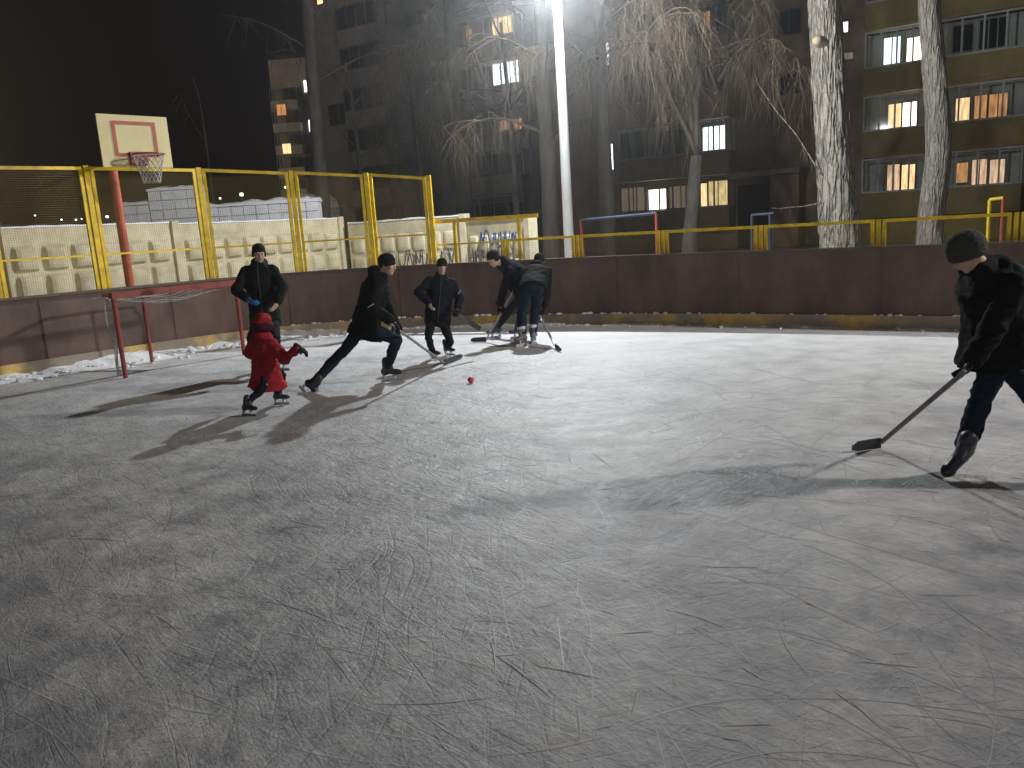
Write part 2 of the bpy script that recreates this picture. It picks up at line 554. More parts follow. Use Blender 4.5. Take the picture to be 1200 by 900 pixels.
def snow_lumps(i0, i1, count, spread, z0, rmax, seed, label):
    r_ = random.Random(seed)
    bm = bmesh.new()
    X = (Vector((1, 0, 0)), Vector((0, 1, 0)), Vector((0, 0, 1)))
    for _ in range(count):
        i = r_.randint(i0, i1 - 2)
        t = r_.random()
        p = LINE[i].lerp(LINE[i + 1], t) - NRM[i] * (abs(r_.gauss(0, spread)) + (.02 if z0 == 0 else .0))
        q = r_.uniform(.3, 1) ** 2 * rmax
        n0 = len(bm.verts)
        ellipsoid(bm, p + Vector((0, 0, z0 + q * .3)), X, (q * r_.uniform(.8, 1.8), q * r_.uniform(.7, 1.3), q * r_.uniform(.5, .9)), 8, 6)
        bm.verts.ensure_lookup_table()
        for v in bm.verts[n0:]:
            v.co += Vector((r_.gauss(0, .12), r_.gauss(0, .12), r_.gauss(0, .08))) * q
    return tag(link("snow_lumps", bm, SNOW), kind="stuff", label=label, cat="snow")
snow_lumps(0, 30, 420, .34, 0, .05, 3, "crumbled snow chunks along the left boards")
snow_lumps(29, len(LINE), 170, .10, 0, .035, 6, "small snow crumbs along the far boards")
snow_lumps(20, len(LINE), 130, .008, .19, .032, 9, "snow clinging to the top of the yellow kick strip")

# skate marks: thousands of little ridges and grooves
def ribbon(bm, pts, w, h, z=0.0):
    n = len(pts)
    rows = []
    for i, p in enumerate(pts):
        d = pts[min(i + 1, n - 1)] - pts[max(i - 1, 0)]
        s = Vector((-d.y, d.x, 0)).normalized()
        t = math.sin(math.pi * (i + 0.25) / (n - 0.5))
        ww = w * (0.35 + 0.65 * t) * (0.75 + 0.5 * rng.random())
        rows.append((bm.verts.new(p + s * ww / 2 + Vector((0, 0, z))), bm.verts.new(p + s * ww * .1 + Vector((0, 0, z + h * t))), bm.verts.new(p - s * ww / 2 + Vector((0, 0, z)))))
    for a, b in zip(rows, rows[1:]):
        for k in (0, 1):
            bm.faces.new((a[k], b[k], b[k + 1], a[k + 1]))
def skate_marks(count, w, h, z, lmin, lmax, near):
    bm = bmesh.new()
    for _ in range(count):
        y = 0.9 + 12.0 * rng.random() ** near
        x = (rng.random() * 2 - 1) * (1.4 + y * 0.78)
        if y > 11.2 - abs(x + 1) * 0.75 and y > 5: continue
        L = lmin + (lmax - lmin) * rng.random() ** 2.2
        a = rng.gauss(0.0, 0.75) + rng.choice((0.3, -0.5, 1.2, 1.6, 2.6))
        cur = rng.gauss(0, 0.8)
        nst = max(4, int(L / 0.07))
        p = Vector((x, y, 0))
        pts = []
        for k in range(nst):
            pts.append(p.copy())
            p = p + Vector((math.cos(a), math.sin(a), 0)) * (L / nst)
            a += cur * L / nst + rng.gauss(0, 0.03)
        ribbon(bm, pts, w * (0.5 + rng.random()), h * (0.5 + rng.random()), z)
    return bm
tag(link("ridge_marks", skate_marks(800, 0.006, 0.0013, 0.0008, 0.08, 0.6, 1.25), mat("ice_shavings", (0.30, 0.298, 0.298), 0.7, var=0.15, vscale=20)), kind="stuff", label="raised white skate ridges scattered over the ice", cat="ice marks")
tag(link("groove_marks", skate_marks(1100, 0.0042, 0.0002, 0.0010, 0.30, 1.9, 1.25), mat("dark_groove_ice", (0.29, 0.288, 0.292), 0.5, var=0.2, vscale=20)), kind="stuff", label="dark curved skate cuts across the ice", cat="ice marks")

# ------------------------------------------------------------------ haze in the lamp light
bm = bmesh.new(); box(bm, (-130, -20, -1.2), (110, 150, 45))
hz = link("haze", bm)
hm = bpy.data.materials.new("night_haze"); hm.use_nodes = True
hm.node_tree.nodes.clear()
ho = hm.node_tree.nodes.new("ShaderNodeOutputMaterial")
hv = hm.node_tree.nodes.new("ShaderNodeVolumePrincipled")
hv.inputs["Color"].default_value = (0.9, 0.93, 0.95, 1)
hv.inputs["Density"].default_value = 0.0019
hv.inputs["Anisotropy"].default_value = 0.86
hm.node_tree.links.new(hv.outputs[0], ho.inputs["Volume"])
hz.data.materials.append(hm)
tag(hz, kind="stuff", label="thin frosty night haze glowing round the lamp")

# ------------------------------------------------------------------ fences
def mesh_infill(a, b, z0, z1, pitch=0.032, th=0.0024):
    """welded wire mesh between two ground points"""
    bm = bmesh.new()
    a, b = Vector(a), Vector(b)
    L = (b - a).length
    n = max(2, int(L / pitch))
    for i in range(1, n):
        p = a.lerp(b, i / n)
        bar(bm, p + Vector((0, 0, z0)), p + Vector((0, 0, z1)), th)
    k = max(2, int((z1 - z0) / pitch))
    for i in range(1, k):
        z = z0 + (z1 - z0) * i / k
        bar(bm, a + Vector((0, 0, z)), b + Vector((0, 0, z)), th)
    return bm

TP = [(-7.31, 11.65, 2.99), (-6.35, 12.77, 3.0), (-5.075, 14.0, 2.98), (-3.70, 14.72, 2.9), (-2.39, 14.83, 2.79), (-1.256, 14.63, 2.67)]
TP = [(-9.6, 9.35, 2.99)] + TP
tall = empty("tall_mesh_fence", (TP[1][0], TP[1][1], 0), 0, "tall yellow framed wire mesh fence behind the goal", "fence")
def tloc(p): return Vector((p[0] - TP[1][0], p[1] - TP[1][1], p[2] if len(p) > 2 else 0))
def rect_frame(bm, a, b, za0, za1, zb0, zb1, w):
    a, b = Vector(a), Vector(b)
    d = (b - a).normalized()
    nrm = Vector((-d.y, d.x, 0))
    bar(bm, a + Vector((0, 0, za0)), a + Vector((0, 0, za1)), w, w, nrm)
    bar(bm, b + Vector((0, 0, zb0)), b + Vector((0, 0, zb1)), w, w, nrm)
    bar(bm, a + d * w / 2 + Vector((0, 0, za1 - w / 2)), b - d * w / 2 + Vector((0, 0, zb1 - w / 2)), w * .98, w * .98, nrm)
    bar(bm, a + d * w / 2 + Vector((0, 0, za0 + w / 2)), b - d * w / 2 + Vector((0, 0, zb0 + w / 2)), w * .98, w * .98, nrm)
for i in range(1, len(TP)):
    p = tloc(TP[i]); h = p.z; p.z = 0
    bm = bmesh.new()
    d0 = (tloc(TP[min(i + 1, len(TP) - 1)]) - tloc(TP[i - 1])); d0.z = 0; d0.normalize()
    n0 = Vector((-d0.y, d0.x, 0))
    bar(bm, p, p + Vector((0, 0, h + 0.02)), 0.075, 0.075, n0)
    link("post", bm, YELLOW, tall)
for i in range(len(TP) - 1):
    a, b = tloc(TP[i]), tloc(TP[i + 1])
    za, zb = a.z, b.z
    a.z = b.z = 0
    d = (b - a).normalized()
    a2, b2 = a + d * 0.085, b - d * 0.085
    bm = bmesh.new()
    rect_frame(bm, a2, b2, 0.95, za, 0.95, zb, 0.05)
    bar(bm, a2 + d * .024 + Vector((0, 0, 1.66)), b2 - d * .024 + Vector((0, 0, 1.66)), 0.03, 0.03)
    fr = link("panel_frame", bm, YELLOW, tall)
    bm = mesh_infill(a2, b2, 1.0, min(za, zb) - 0.04)
    link("wire_mesh", bm, WIRE, fr)

# corner rail joining the tall fence and the low fence
corner = empty("corner_rail", (-1.2, 14.75, 0), 0, "yellow open pipe rail joining the tall fence to the low fence", "rail")
o_ = Vector((-1.2, 14.75, 0))
bm = bmesh.new()
bar(bm, Vector((-1.235, 14.79, 1.875)) - o_, Vector((0.62, 14.11, 1.87)) - o_, 0.07, 0.07)
link("top_pipe", bm, YELLOW, corner)
for x, y in ((-0.86, 14.65), (0.285, 14.23)):
    bm = bmesh.new(); bar(bm, Vector((x, y, 0)) - o_, Vector((x, y, 1.838)) - o_, 0.055, 0.055, Vector((0.34, 0.94, 0)))
    link("post", bm, YELLOW, corner)
bm = bmesh.new(); bar(bm, Vector((-1.2, 14.78, 1.46)) - o_, Vector((0.26, 14.24, 1.46)) - o_, 0.03, 0.03)
link("mid_rail", bm, YELLOW, corner)

LP = [(0.0, 14.22), (1.25, 13.71), (2.555, 13.0), (3.87, 12.18), (5.225, 11.27), (6.56, 10.34), (7.9, 9.45)]
low = empty("low_mesh_fence", (LP[0][0], LP[0][1], 0), 0, "low yellow framed mesh fence on top of the far boards", "fence")
lo_ = Vector((LP[0][0], LP[0][1], 0))
for i in range(len(LP)):
    p = Vector((*LP[i], 0)) - lo_
    j0, j1 = max(i - 1, 0), min(i + 1, len(LP) - 1)
    d = (Vector((*LP[j1], 0)) - Vector((*LP[j0], 0))).normalized()
    bm = bmesh.new(); bar(bm, p, p + Vector((0, 0, 1.50)), 0.05, 0.05, Vector((-d.y, d.x, 0)))
    link("post", bm, YELLOW, low)
for i in range(len(LP) - 1):
    a, b = Vector((*LP[i], 0)) - lo_, Vector((*LP[i + 1], 0)) - lo_
    d = (b - a).normalized()
    bm = bmesh.new()
    rect_frame(bm, a + d * .075, b - d * .075, 0.75, 1.50, 0.75, 1.50, 0.045)
    fr = link("panel_frame", bm, YELLOW, low)
    link("wire_mesh", mesh_infill(a + d * .075, b - d * .075, 0.78, 1.46), WIRE, fr)

# ------------------------------------------------------------------ lamp poles
def light_pole(loc, H, arm_to, label, lit_col, estr):
    t = empty("light_pole", loc, 0, label, "light pole", "floodlight poles round the rink")
    bm = bmesh.new(); tube(bm, [(0, 0, 0), (0, 0, 3.5), (-0.02, 0, H)], [0.115, 0.105, 0.085], 20)
    link("pole", bm, WHITEP, t, smooth=False)
    hd = Vector(arm_to) - Vector(loc)
    bm = bmesh.new(); tube(bm, [(-0.02, 0, H - 0.25), (hd.x * .5, hd.y * .5, hd.z + .38), (hd.x, hd.y, hd.z + 0.32)], 0.035, 10)
    link("arm", bm, WHITEP, t)
    bm = bmesh.new(); loft(bm, [(hd + Vector((0, 0, .26)), Vector((1, 0, 0)), Vector((0, 1, 0)), .10, .10), (hd + Vector((0, 0, .34)), Vector((1, 0, 0)), Vector((0, 1, 0)), .08, .08), (hd + Vector((0, 0, .36)), Vector((1, 0, 0)), Vector((0, 1, 0)), .03, .03)])
    link("lamp_head", bm, mat("lamp_housing", (0.3, 0.31, 0.32), 0.4, metal=0.5), t)
    return t
light_pole((1.455, 18.0, 0), 7.1, LAMP, "tall white lamp pole standing behind the far boards", (0.9, 0.97, 1), 30)
light_pole((16.4, 5.0, 0), 7.8, LAMP2, "lamp pole to the right of the rink beside the boards", (1, .95, .86), 10)
light_pole((-7.2, -20.8, 0), 10.9, FILL_LAMP3, "unseen pole added for the left fill lamp behind the camera", (1, .93, .82), 10)
light_pole((9.2, -21.8, 0), 10.9, FILL_LAMP4, "unseen pole added for the right fill lamp behind the camera", (1, .93, .82), 10)

# ------------------------------------------------------------------ goal
goal = empty("hockey_goal", (-5.25, 10.76, 0), 0, "red steel hockey goal with a torn net against the left boards", "goal")
g0 = Vector((-5.25, 10.76, 0))
A_ = Vector((0, 0, 0)); B_ = Vector((-4.13, 12.33, 0)) - g0
fd = (B_ - A_).normalized(); bd = Vector((-fd.y, fd.x, 0))
GH = 1.12
for p in (A_, B_):
    bm = bmesh.new(); tube(bm, [p, p + Vector((0, 0, GH - 0.04))], 0.030, 12)
    link("goal_post", bm, RED, goal, smooth=False)
bm = bmesh.new(); bar(bm, A_ - fd * .036 + Vector((0, 0, GH)), B_ + fd * .036 + Vector((0, 0, GH)), 0.085, 0.08)
link("crossbar", bm, RED, goal)
mc = (A_ + B_) / 2 + bd * 0.95
ra, rb = A_ + fd * .35 + bd * .9, B_ - fd * .35 + bd * .9
bm = bmesh.new()
tube(bm, [A_ + bd * .04 + Vector((0, 0, GH)), ra + Vector((0, 0, GH - .03)), mc + Vector((0, 0, GH - .035)), rb + Vector((0, 0, GH - .03)), B_ + bd * .04 + Vector((0, 0, GH))], 0.026, 8)
link("top_frame", bm, RED, goal)
bm = bmesh.new(); tube(bm, [mc, mc + Vector((0, 0, GH - .06))], 0.027, 10)
link("rear_post", bm, RED, goal)
NET = mat("net_cord", (0.42, 0.40, 0.37), 0.8)
def cord_net(fn, nu, nv, r):
    bm = bmesh.new()
    for i in range(nu + 1):
        tube(bm, [fn(i / nu, k / (nv * 1.0)) for k in range(nv + 1)], r, 4, cap=False)
    for k in range(nv + 1):
        tube(bm, [fn(i / (nu * 1.0), k / nv) for i in range(nu + 1)], r, 4, cap=False)
    return bm
def topnet(u, v):
    p = A_.lerp(B_, 0.06 + 0.90 * u)
    e = bd * (0.07 + 0.74 * v)
    sag = 0.13 * math.sin(math.pi * u) * (0.35 + 0.65 * math.sin(math.pi * min(1, v + .15)))
    return p + e + Vector((0, 0, GH - 0.05 - sag + 0.012 * math.sin(17 * u + 9 * v)))
link("top_net", cord_net(topnet, 22, 9, 0.003), NET, goal)
def sidenet(u, v):
    z = 0.03 + (GH - 0.07) * v
    w = 0.05 + 0.19 * u * (0.55 + 0.35 * v + 0.15 * math.sin(9 * v))
    return A_ + bd * w - fd * (0.02 + .02 * math.sin(8 * v + 3 * u)) + Vector((0, 0, z))
link("side_net", cord_net(sidenet, 7, 26, 0.0035), NET, goal)

# ------------------------------------------------------------------ basketball hoop
hoop = empty("basketball_hoop", (-6.43, 13.84, 0), 0, "old yellowish basketball backboard with red ring on a red post", "basketball hoop")
HN = Vector((0.72, -0.69, 0)).normalized(); HX = Vector((0.69, 0.72, 0)).normalized()
bm = bmesh.new(); tube(bm, [(0, 0, 0), (0, 0, 3.32)], 0.075, 14)
link("post", bm, mat("red_post_paint", (0.50, 0.085, 0.05), 0.5, var=0.3, vscale=4), hoop)
hc = Vector((-5.55, 12.84, 3.335)) - Vector((-6.43, 13.84, 0))
def hp(x, y, z): return hc + HX * x + HN * y + Vector((0, 0, z))
bm = bmesh.new()
for z in (-.1, .2):
    bar(bm, Vector((0, 0, 3.37 + z - .08)), hp(0, -0.03, z), 0.05, 0.05)
link("bracket_arm", bm, mat("hoop_arm", (0.3, 0.06, 0.04), 0.5), hoop)
BW, BH = 0.53, 0.385
bm = bmesh.new()
for x0, x1, z0, z1, y0, y1 in ((-BW, BW, -BH, BH, -.03, 0),):
    v = []
    for y in (y0, y1):
        for x, z in ((x0, z0), (x1, z0), (x1, z1), (x0, z1)):
            v.append(bm.verts.new(hp(x, y, z)))
    for f in ((0, 1, 2, 3), (7, 6, 5, 4), (0, 4, 5, 1), (1, 5, 6, 2), (2, 6, 7, 3), (3, 7, 4, 0)):
        bm.faces.new([v[i] for i in f])
bmesh.ops.recalc_face_normals(bm, faces=bm.faces[:])
bb = link("backboard", bm, mat("backboard_paint", (0.70, 0.61, 0.32), 0.6, var=0.08, vscale=3), hoop)
bm = bmesh.new()
for (x0, z0, x1, z1) in ((-.33, .27, .33, .27), (-.33, -.20, .33, -.20), (-.305, -.175, -.305, .245), (.305, -.175, .305, .245)):
    bar(bm, hp(x0, .004, z0), hp(x1, .004, z1), 0.05 if z0 == z1 else 0.05, 0.004, HN) if False else None
    a, b = hp(x0, .003, z0), hp(x1, .003, z1)
    bar(bm, a, b, 0.006, 0.05, (HX if x0 == x1 else Vector((0, 0, 1))))
link("target_square", bm, mat("red_marking", (0.42, 0.10, 0.07), 0.6, var=0.2, vscale=8), bb)
bm = bmesh.new()
c8 = [hp(x, y, z) for x in (-.13, .13) for y in (.004, .06) for z in (-.36, -.16)]
v = [bm.verts.new(p) for p in c8]
for f in ((0, 1, 3, 2), (4, 6, 7, 5), (0, 4, 5, 1), (2, 3, 7, 6), (1, 5, 7, 3), (0, 2, 6, 4)):
    bm.faces.new([v[i] for i in f])
link("ring_bracket", bm, RED, hoop)
bm = bmesh.new()
rc = hp(0, 0.38, -.23)
tube(bm, [rc + HX * .225 * math.cos(t) + HN * .225 * math.sin(t) for t in [2 * math.pi * k / 28 for k in range(29)]], 0.012, 8, cap=False)
ring = link("ring", bm, RED, hoop)
bm = bmesh.new()
def netpt(t, v):
    r_ = .222 - .12 * v + .02 * v * v
    return rc + HX * r_ * math.cos(t) + HN * r_ * math.sin(t) + Vector((0, 0, -.42 * v))
for k in range(14):
    for sgn in (1, -1):
        tube(bm, [netpt(2 * math.pi * k / 14 + sgn * j * .22, j / 7) for j in range(8)], 0.005, 4, cap=False)
link("ring_net", bm, NET, ring)

# ------------------------------------------------------------------ concrete fence with pillow relief
W0, W1 = Vector((-9.91, 16.2, 0)), Vector((1.09, 33.0, 0))
wd = (W1 - W0).normalized()
def wall_s(x, y): return (Vector((x, y, 0)) - W0).dot(wd)
S1, S2, S3, S4 = wall_s(-7.74, 19.4), wall_s(-4.71, 24.0), wall_s(-1.37, 29.0), wall_s(1.09, 33)
cf = empty("concrete_fence", W0, math.atan2(wd.y, wd.x), "pale concrete panel fence with pillow relief and graffiti behind the mesh", "fence")
# local x along the fence, local -y faces the rink
def relief_panel(x0, x1, H, nx, dep=.17):
    bm = bmesh.new()
    box(bm, (x0, 0.0, 0), (x1, 0.12, H))
    zt = H - 0.34
    rows = [(zt - 0.56 * (k + 1) - .03 * k, zt - 0.56 * k - .03 * k) for k in range(3)]
    cw = (x1 - x0 - 0.16) / nx
    for z0, z1 in rows:
        for i in range(nx):
            a, b = x0 + 0.08 + cw * i + 0.025, x0 + 0.08 + cw * (i + 1) - 0.025
            M = 8
            g = []
            for iy in range(M + 1):
                row = []
                for ix in range(M + 1):
                    u, v = ix / M, iy / M
                    e = (1 - (2 * u - 1) ** 4) * (1 - (2 * v - 1) ** 4)
                    row.append(bm.verts.new((a + (b - a) * u, 0.02 - dep * e ** 0.7, z0 + (z1 - z0) * v)))
                g.append(row)
            for iy in range(M):
                for ix in range(M):
                    bm.faces.new((g[iy][ix], g[iy][ix + 1], g[iy + 1][ix + 1], g[iy + 1][ix]))
    return bm
def plain_panel(x0, x1, H):
    bm = bmesh.new(); box(bm, (x0, 0, 0), (x1, .12, H)); return bm
def fence_run(root, specs, posts, dep=.17):
    for x0, x1, H, nx in specs:
        link("panel", relief_panel(x0, x1, H, nx, dep), CONC, root)
    for s_, H in posts:
        bm = bmesh.new(); box(bm, (s_ - .095, -.08, 0), (s_ + .095, .2, H))
        link("post", bm, CONC, root)
    bm = bmesh.new()
    for x0, x1, H, nx in specs:
        n_ = max(2, int((x1 - x0) / .16))
        rings = []
        for i in range(n_ + 1):
            x = x0 + (x1 - x0) * i / n_
            h = .03 + .035 * abs(noise.noise(Vector((x * 2.1, H * 5, nx)))) + .012 * rng.random()
            rings.append([bm.verts.new(p) for p in ((x, -.02, H + .002), (x, -.01, H + h * .8), (x, .06, H + h), (x, .13, H + h * .8), (x, .14, H + .002))])
        for a, b in zip(rings, rings[1:]): ring_faces(bm, a, b)
        bm.faces.new(rings[0][::-1]); bm.faces.new(rings[-1])
    link("snow_cap", bm, SNOW, root)
fence_run(cf, [(-4.6, -.1, 2.27, 7), (0.0, S1 - .1, 2.27, 6), (S1 + .1, S2 - .1, 2.24, 9)], [(S1, 2.32), (S2, 2.3)])
def near_run(a, b, H, nx, label, pH):
    a, b = Vector(a), Vector(b)
    d = b - a
    t = empty("concrete_fence", a, math.atan2(d.y, d.x), label, "fence")
    fence_run(t, [(.12, d.length - .1, H, nx)], [(d.length, pH)], .075)
    return t, d.length
nr1, L1_ = near_run((-4.62, 23.9, 0), (-1.044315549743968, 22.0, 0), 2.07, 7, "bright concrete fence panel with black scribbles between the tall yellow posts", 2.13)
nr2, L2_ = near_run((-1.044315549743968, 22.0, 0), (0.633826072676067, 19.8, 0), 1.90, 5, "bright concrete fence end panel with blue graffiti under the corner rail", 1.92)
def graffiti(root, x0, x1, z0, z1, n, m, seed, wdt=0.045):
    r_ = random.Random(seed)
    bm = bmesh.new()
    w = (x1 - x0) / n
    for i in range(n):
        cx = x0 + w * (i + .5)
        top, bot = z1 - r_.uniform(0, .12) * (z1 - z0), z0 + r_.uniform(0, .15) * (z1 - z0)
        kind = r_.choice((0, 2, 2, 4))
        q = {0: [(-.4, 0), (-.1, 1), (.1, .95), (.4, 0)], 1: [(.35, .95), (-.3, .75), (-.35, .25), (.1, .02), (.4, .2)], 2: [(-.35, 1), (-.3, .1), (.25, .05), (.35, .95)], 4: [(-.4, .8), (-.2, .1), (0, .9), (.2, .15), (.4, 1)]}[kind]
        path = catmull([Vector((cx + w * (x * 1.2 + r_.uniform(-.2, .2)), -.062, bot + (top - bot) * z)) for x, z in q], 5)
        for a, b in zip(path, path[1:]):
            bar(bm, a, b + (b - a) * .15, .006, wdt * r_.uniform(.7, 1.2), Vector((0, 1, 0)).cross(b - a))
    return link("graffiti", bm, m, root)
GB = mat("blue_spray", (0.06, 0.13, 0.33), 0.7, var=0.2); GK = mat("black_spray", (0.07, 0.07, 0.08), 0.7, var=0.2)
graffiti(nr2, .75, 2.35, 1.30, 1.62, 7, GB, 5, .05)
graffiti(nr1, 1.9, L1_ - .2, .75, 1.25, 8, GK, 8, .03)
graffiti(nr2, .2, 2.2, .6, 1.22, 9, GK, 21, .03)

# ------------------------------------------------------------------ block wall with snow behind the concrete fence
BLK = mat("white_blocks", (0.80, 0.81, 0.83), 0.85, var=0.10, vscale=3, bump=0.5, bscale=9)
bw = empty("block_wall", (-11.1, 24.0, 0), 0, "stepped white block wall capped with snow behind the concrete fence", "wall")
def block_wall(x0, x1, z0, z1, y0, dy, bx=.42, bz=.30):
    bm = bmesh.new()
    nx, nzz = max(1, round((x1 - x0) / bx)), max(1, round((z1 - z0) / bz))
    for i in range(nx):
        for k in range(nzz):
            xa, xb = x0 + (x1 - x0) * i / nx, x0 + (x1 - x0) * (i + 1) / nx
            za, zb = z0 + (z1 - z0) * k / nzz, z0 + (z1 - z0) * (k + 1) / nzz
            j = rng.uniform(-.015, .015)
            box(bm, (xa + .012, y0 + j, za + .012), (xb - .012, y0 + dy, zb - .012))
    box(bm, (x0 + .02, y0 + .05, z0), (x1 - .02, y0 + dy + .02, z1 - .03))
    return bm
link("low_step", block_wall(0.08, .83, .9, 2.98, 0, .5, .36, .26), BLK, bw)
link("high_step", block_wall(.845, 2.36, .9, 3.34, 0, .66, .36, .26), BLK, bw)
link("long_step", block_wall(2.376, 5.7, .9, 2.79, .25, .5, .36, .26), BLK, bw)
bm = bmesh.new()
for x0, x1, z, y0, y1 in ((.06, .83, 2.982, -.03, .53), (.83, 2.376, 3.342, -.03, .69), (2.376, 5.72, 2.792, .22, .78)):
    n_ = int((x1 - x0) / .12)
    rings = []
    for i in range(n_ + 1):
        x = x0 + (x1 - x0) * i / n_
        h = .06 + .10 * noise.noise(Vector((x * 1.9, z * 3, 0))) + .03 * noise.noise(Vector((x * 7, z, 0)))
        h = max(.02, h + .05)
        rings.append([bm.verts.new(p) for p in ((x, y0, z), (x, y0 + .02, z + h * .7), (x, (y0 + y1) / 2, z + h * 1.15), (x, y1 - .02, z + h * .7), (x, y1, z))])
    for a, b in zip(rings, rings[1:]):
        ring_faces(bm, a, b)
    bm.faces.new(rings[0][::-1]); bm.faces.new(rings[-1])
link("snow_cap", bm, SNOW, bw)

# ------------------------------------------------------------------ apartment buildings
WARM = lit_mat("lit_warm", (1.0, 0.62, 0.30), 2.3, .5)
WARM2 = lit_mat("lit_yellow", (1.0, 0.70, 0.30), 1.2, .45)
ORNG = lit_mat("lit_orange", (1.0, 0.42, 0.14), 0.95, .6)
PINK = lit_mat("lit_peach", (1.0, 0.60, 0.36), 1.4, .6)
WHITE = lit_mat("lit_white", (0.92, 0.97, 1.0), 3.0, .35)
DIMW = lit_mat("lit_dim_curtain", (1.0, 0.70, 0.48), 0.20, .5)
HOTW = lit_mat("lit_hot_white", (1.0, 0.90, 0.72), 6.0, .25)
DARKG = mat("dark_pane", (0.02, 0.022, 0.026), 0.12, spec=0.6)
FRAMEW = mat("window_frame_white", (0.36, 0.355, 0.34), 0.5, var=0.15)
FRAMED = mat("window_frame_brown", (0.16, 0.13, 0.11), 0.5, var=0.2)
WALLB = mat("brown_wall_panels", (0.30, 0.225, 0.165), 0.9, var=0.25, vscale=.8, bump=0.3, bscale=10)
WALLG = mat("grey_wall_panels", (0.33, 0.285, 0.245), 0.9, var=0.2, vscale=.7, bump=0.3, bscale=10)
OLIVE = mat("olive_parapet", (0.225, 0.175, 0.060), 0.7, var=0.2, vscale=1.2, stretch=(1, 1, .4))
BROWNP = mat("brown_parapet", (0.27, 0.19, 0.13), 0.75, var=0.22, vscale=1.2)
GREYP = mat("grey_parapet", (0.33, 0.29, 0.26), 0.75, var=0.2, vscale=1.2)
BLACKD = mat("black_opening", (0.012, 0.012, 0.013), 0.8)

def window(parent, x0, x1, z0, z1, pane, frame=None, y=-0.0, nm=2, fw_=0.06, label=None):
    """a framed window in local wall space: the frame stands proud of the wall at depth y (negative is outward)"""
    frame = frame or FRAMEW
    bm = bmesh.new()
    for a, b in (((x0 - fw_, z0 - fw_), (x1 + fw_, z0)), ((x0 - fw_, z1), (x1 + fw_, z1 + fw_)), ((x0 - fw_, z0), (x0, z1)), ((x1, z0), (x1 + fw_, z1))):
        box(bm, (a[0], y - .07, a[1]), (b[0], y - .003, b[1]))
    for k in range(1, nm):
        xm = x0 + (x1 - x0) * k / nm
        box(bm, (xm - fw_ * .4, y - .06, z0 + .002), (xm + fw_ * .4, y - .004, z1 - .002))
    f = link("window", bm, frame, parent)
    if label: f["label"] = label
    bm = bmesh.new(); box(bm, (-(x1 - x0) / 2 + .001, -.012, -(z1 - z0) / 2 + .001), ((x1 - x0) / 2 - .001, .008, (z1 - z0) / 2 - .001))
    link("pane", bm, pane, f, loc=((x0 + x1) / 2, y - .016, (z0 + z1) / 2))
    return f

def loggia(parent, x0, x1, zc, par, prot=1.1, nb=4, glazed=True, frame=None):
    """protruding glazed balcony for the storey whose window centre is zc; its back is the house wall at y = 0"""
    frame = frame or FRAMEW
    zf = zc - 1.62
    bm = bmesh.new()
    box(bm, (x0, -prot, zf - .12), (x1, -.003, zf + .04))
    box(bm, (x0, -prot - .05, zf + .0405), (x1, -prot + .04, zf + .98))
    box(bm, (x0, -prot + .0405, zf + .0405), (x0 + .08, -.003, zf + .98))
    box(bm, (x1 - .08, -prot + .0405, zf + .0405), (x1, -.003, zf + .98))
    lg = link("balcony", bm, par, parent)
    if par is OLIVE:  # thin pale panel added; the light inside the loggia is put into its colour
        bm = bmesh.new(); box(bm, (x0 + .085, -.0026, zf + .05), (x1 - .085, -.0008, zf + 2.5))
        link("pale_back_panel", bm, mat("loggia_painted_light", (.62, .60, .55), .85, var=.12, vscale=2), lg)
    if glazed:
        bm = bmesh.new()
        zt = zf + 2.48
        zb = zf + .982
        box(bm, (x0, -prot - .04, zb), (x1, -prot + .03, zb + .07))
        box(bm, (x0, -prot - .04, zt - .08), (x1, -prot + .03, zt))
        for k in range(nb + 1):
            xm = x0 + .035 + (x1 - x0 - .07) * k / nb
            box(bm, (xm - .035, -prot - .035, zb + .0705), (xm + .035, -prot + .025, zt - .0805))
        for xm in (x0 + .035, x1 - .035):
            box(bm, (xm - .03, -.1, zb), (xm + .03, -.004, zt))
        gf = link("glazing_frame", bm, frame, lg)
        bm = bmesh.new()
        box(bm, (x0 + .04, -prot - .008, zb + .05), (x1 - .04, -prot - .002, zt - .06))
        link("pane", bm, GLASS, lg)
    return lg

P0 = (19.282, 36.0)
BROT = math.atan2(-.535, .845)
FL = [2.85 + 2.65 * k for k in range(9)]
blk = empty("apartment_building", (P0[0], P0[1], 0), BROT, "brown and olive apartment block with lit windows behind the bark trees", "building")
bm = bmesh.new()
box(bm, (-19.2, 0, 0), (16, 12, 26.2))
link("wall", bm, WALLB, blk)
bm = bmesh.new(); box(bm, (-19.5, -.4, 26.202), (16.3, 12.3, 26.5))
link("roof", bm, mat("roof_felt", (.05, .05, .05), .9), blk)
bm = bmesh.new(); box(bm, (-3.05, -.25, 0), (14, -.003, 26.1))
link("stair_pier", bm, mat("olive_wall", (0.20, 0.17, 0.07), 0.85, var=.2, vscale=.8), blk) if False else bm.free()
# olive loggias on the right, two stacks
for k in range(5):
    loggia(blk, -2.98, -0.42, FL[k], OLIVE if k < 2 else OLIVE, nb=4)
    loggia(blk, -0.10, 3.1, FL[k], OLIVE, nb=4)
    loggia(blk, 3.4, 6.4, FL[k], OLIVE, nb=4)
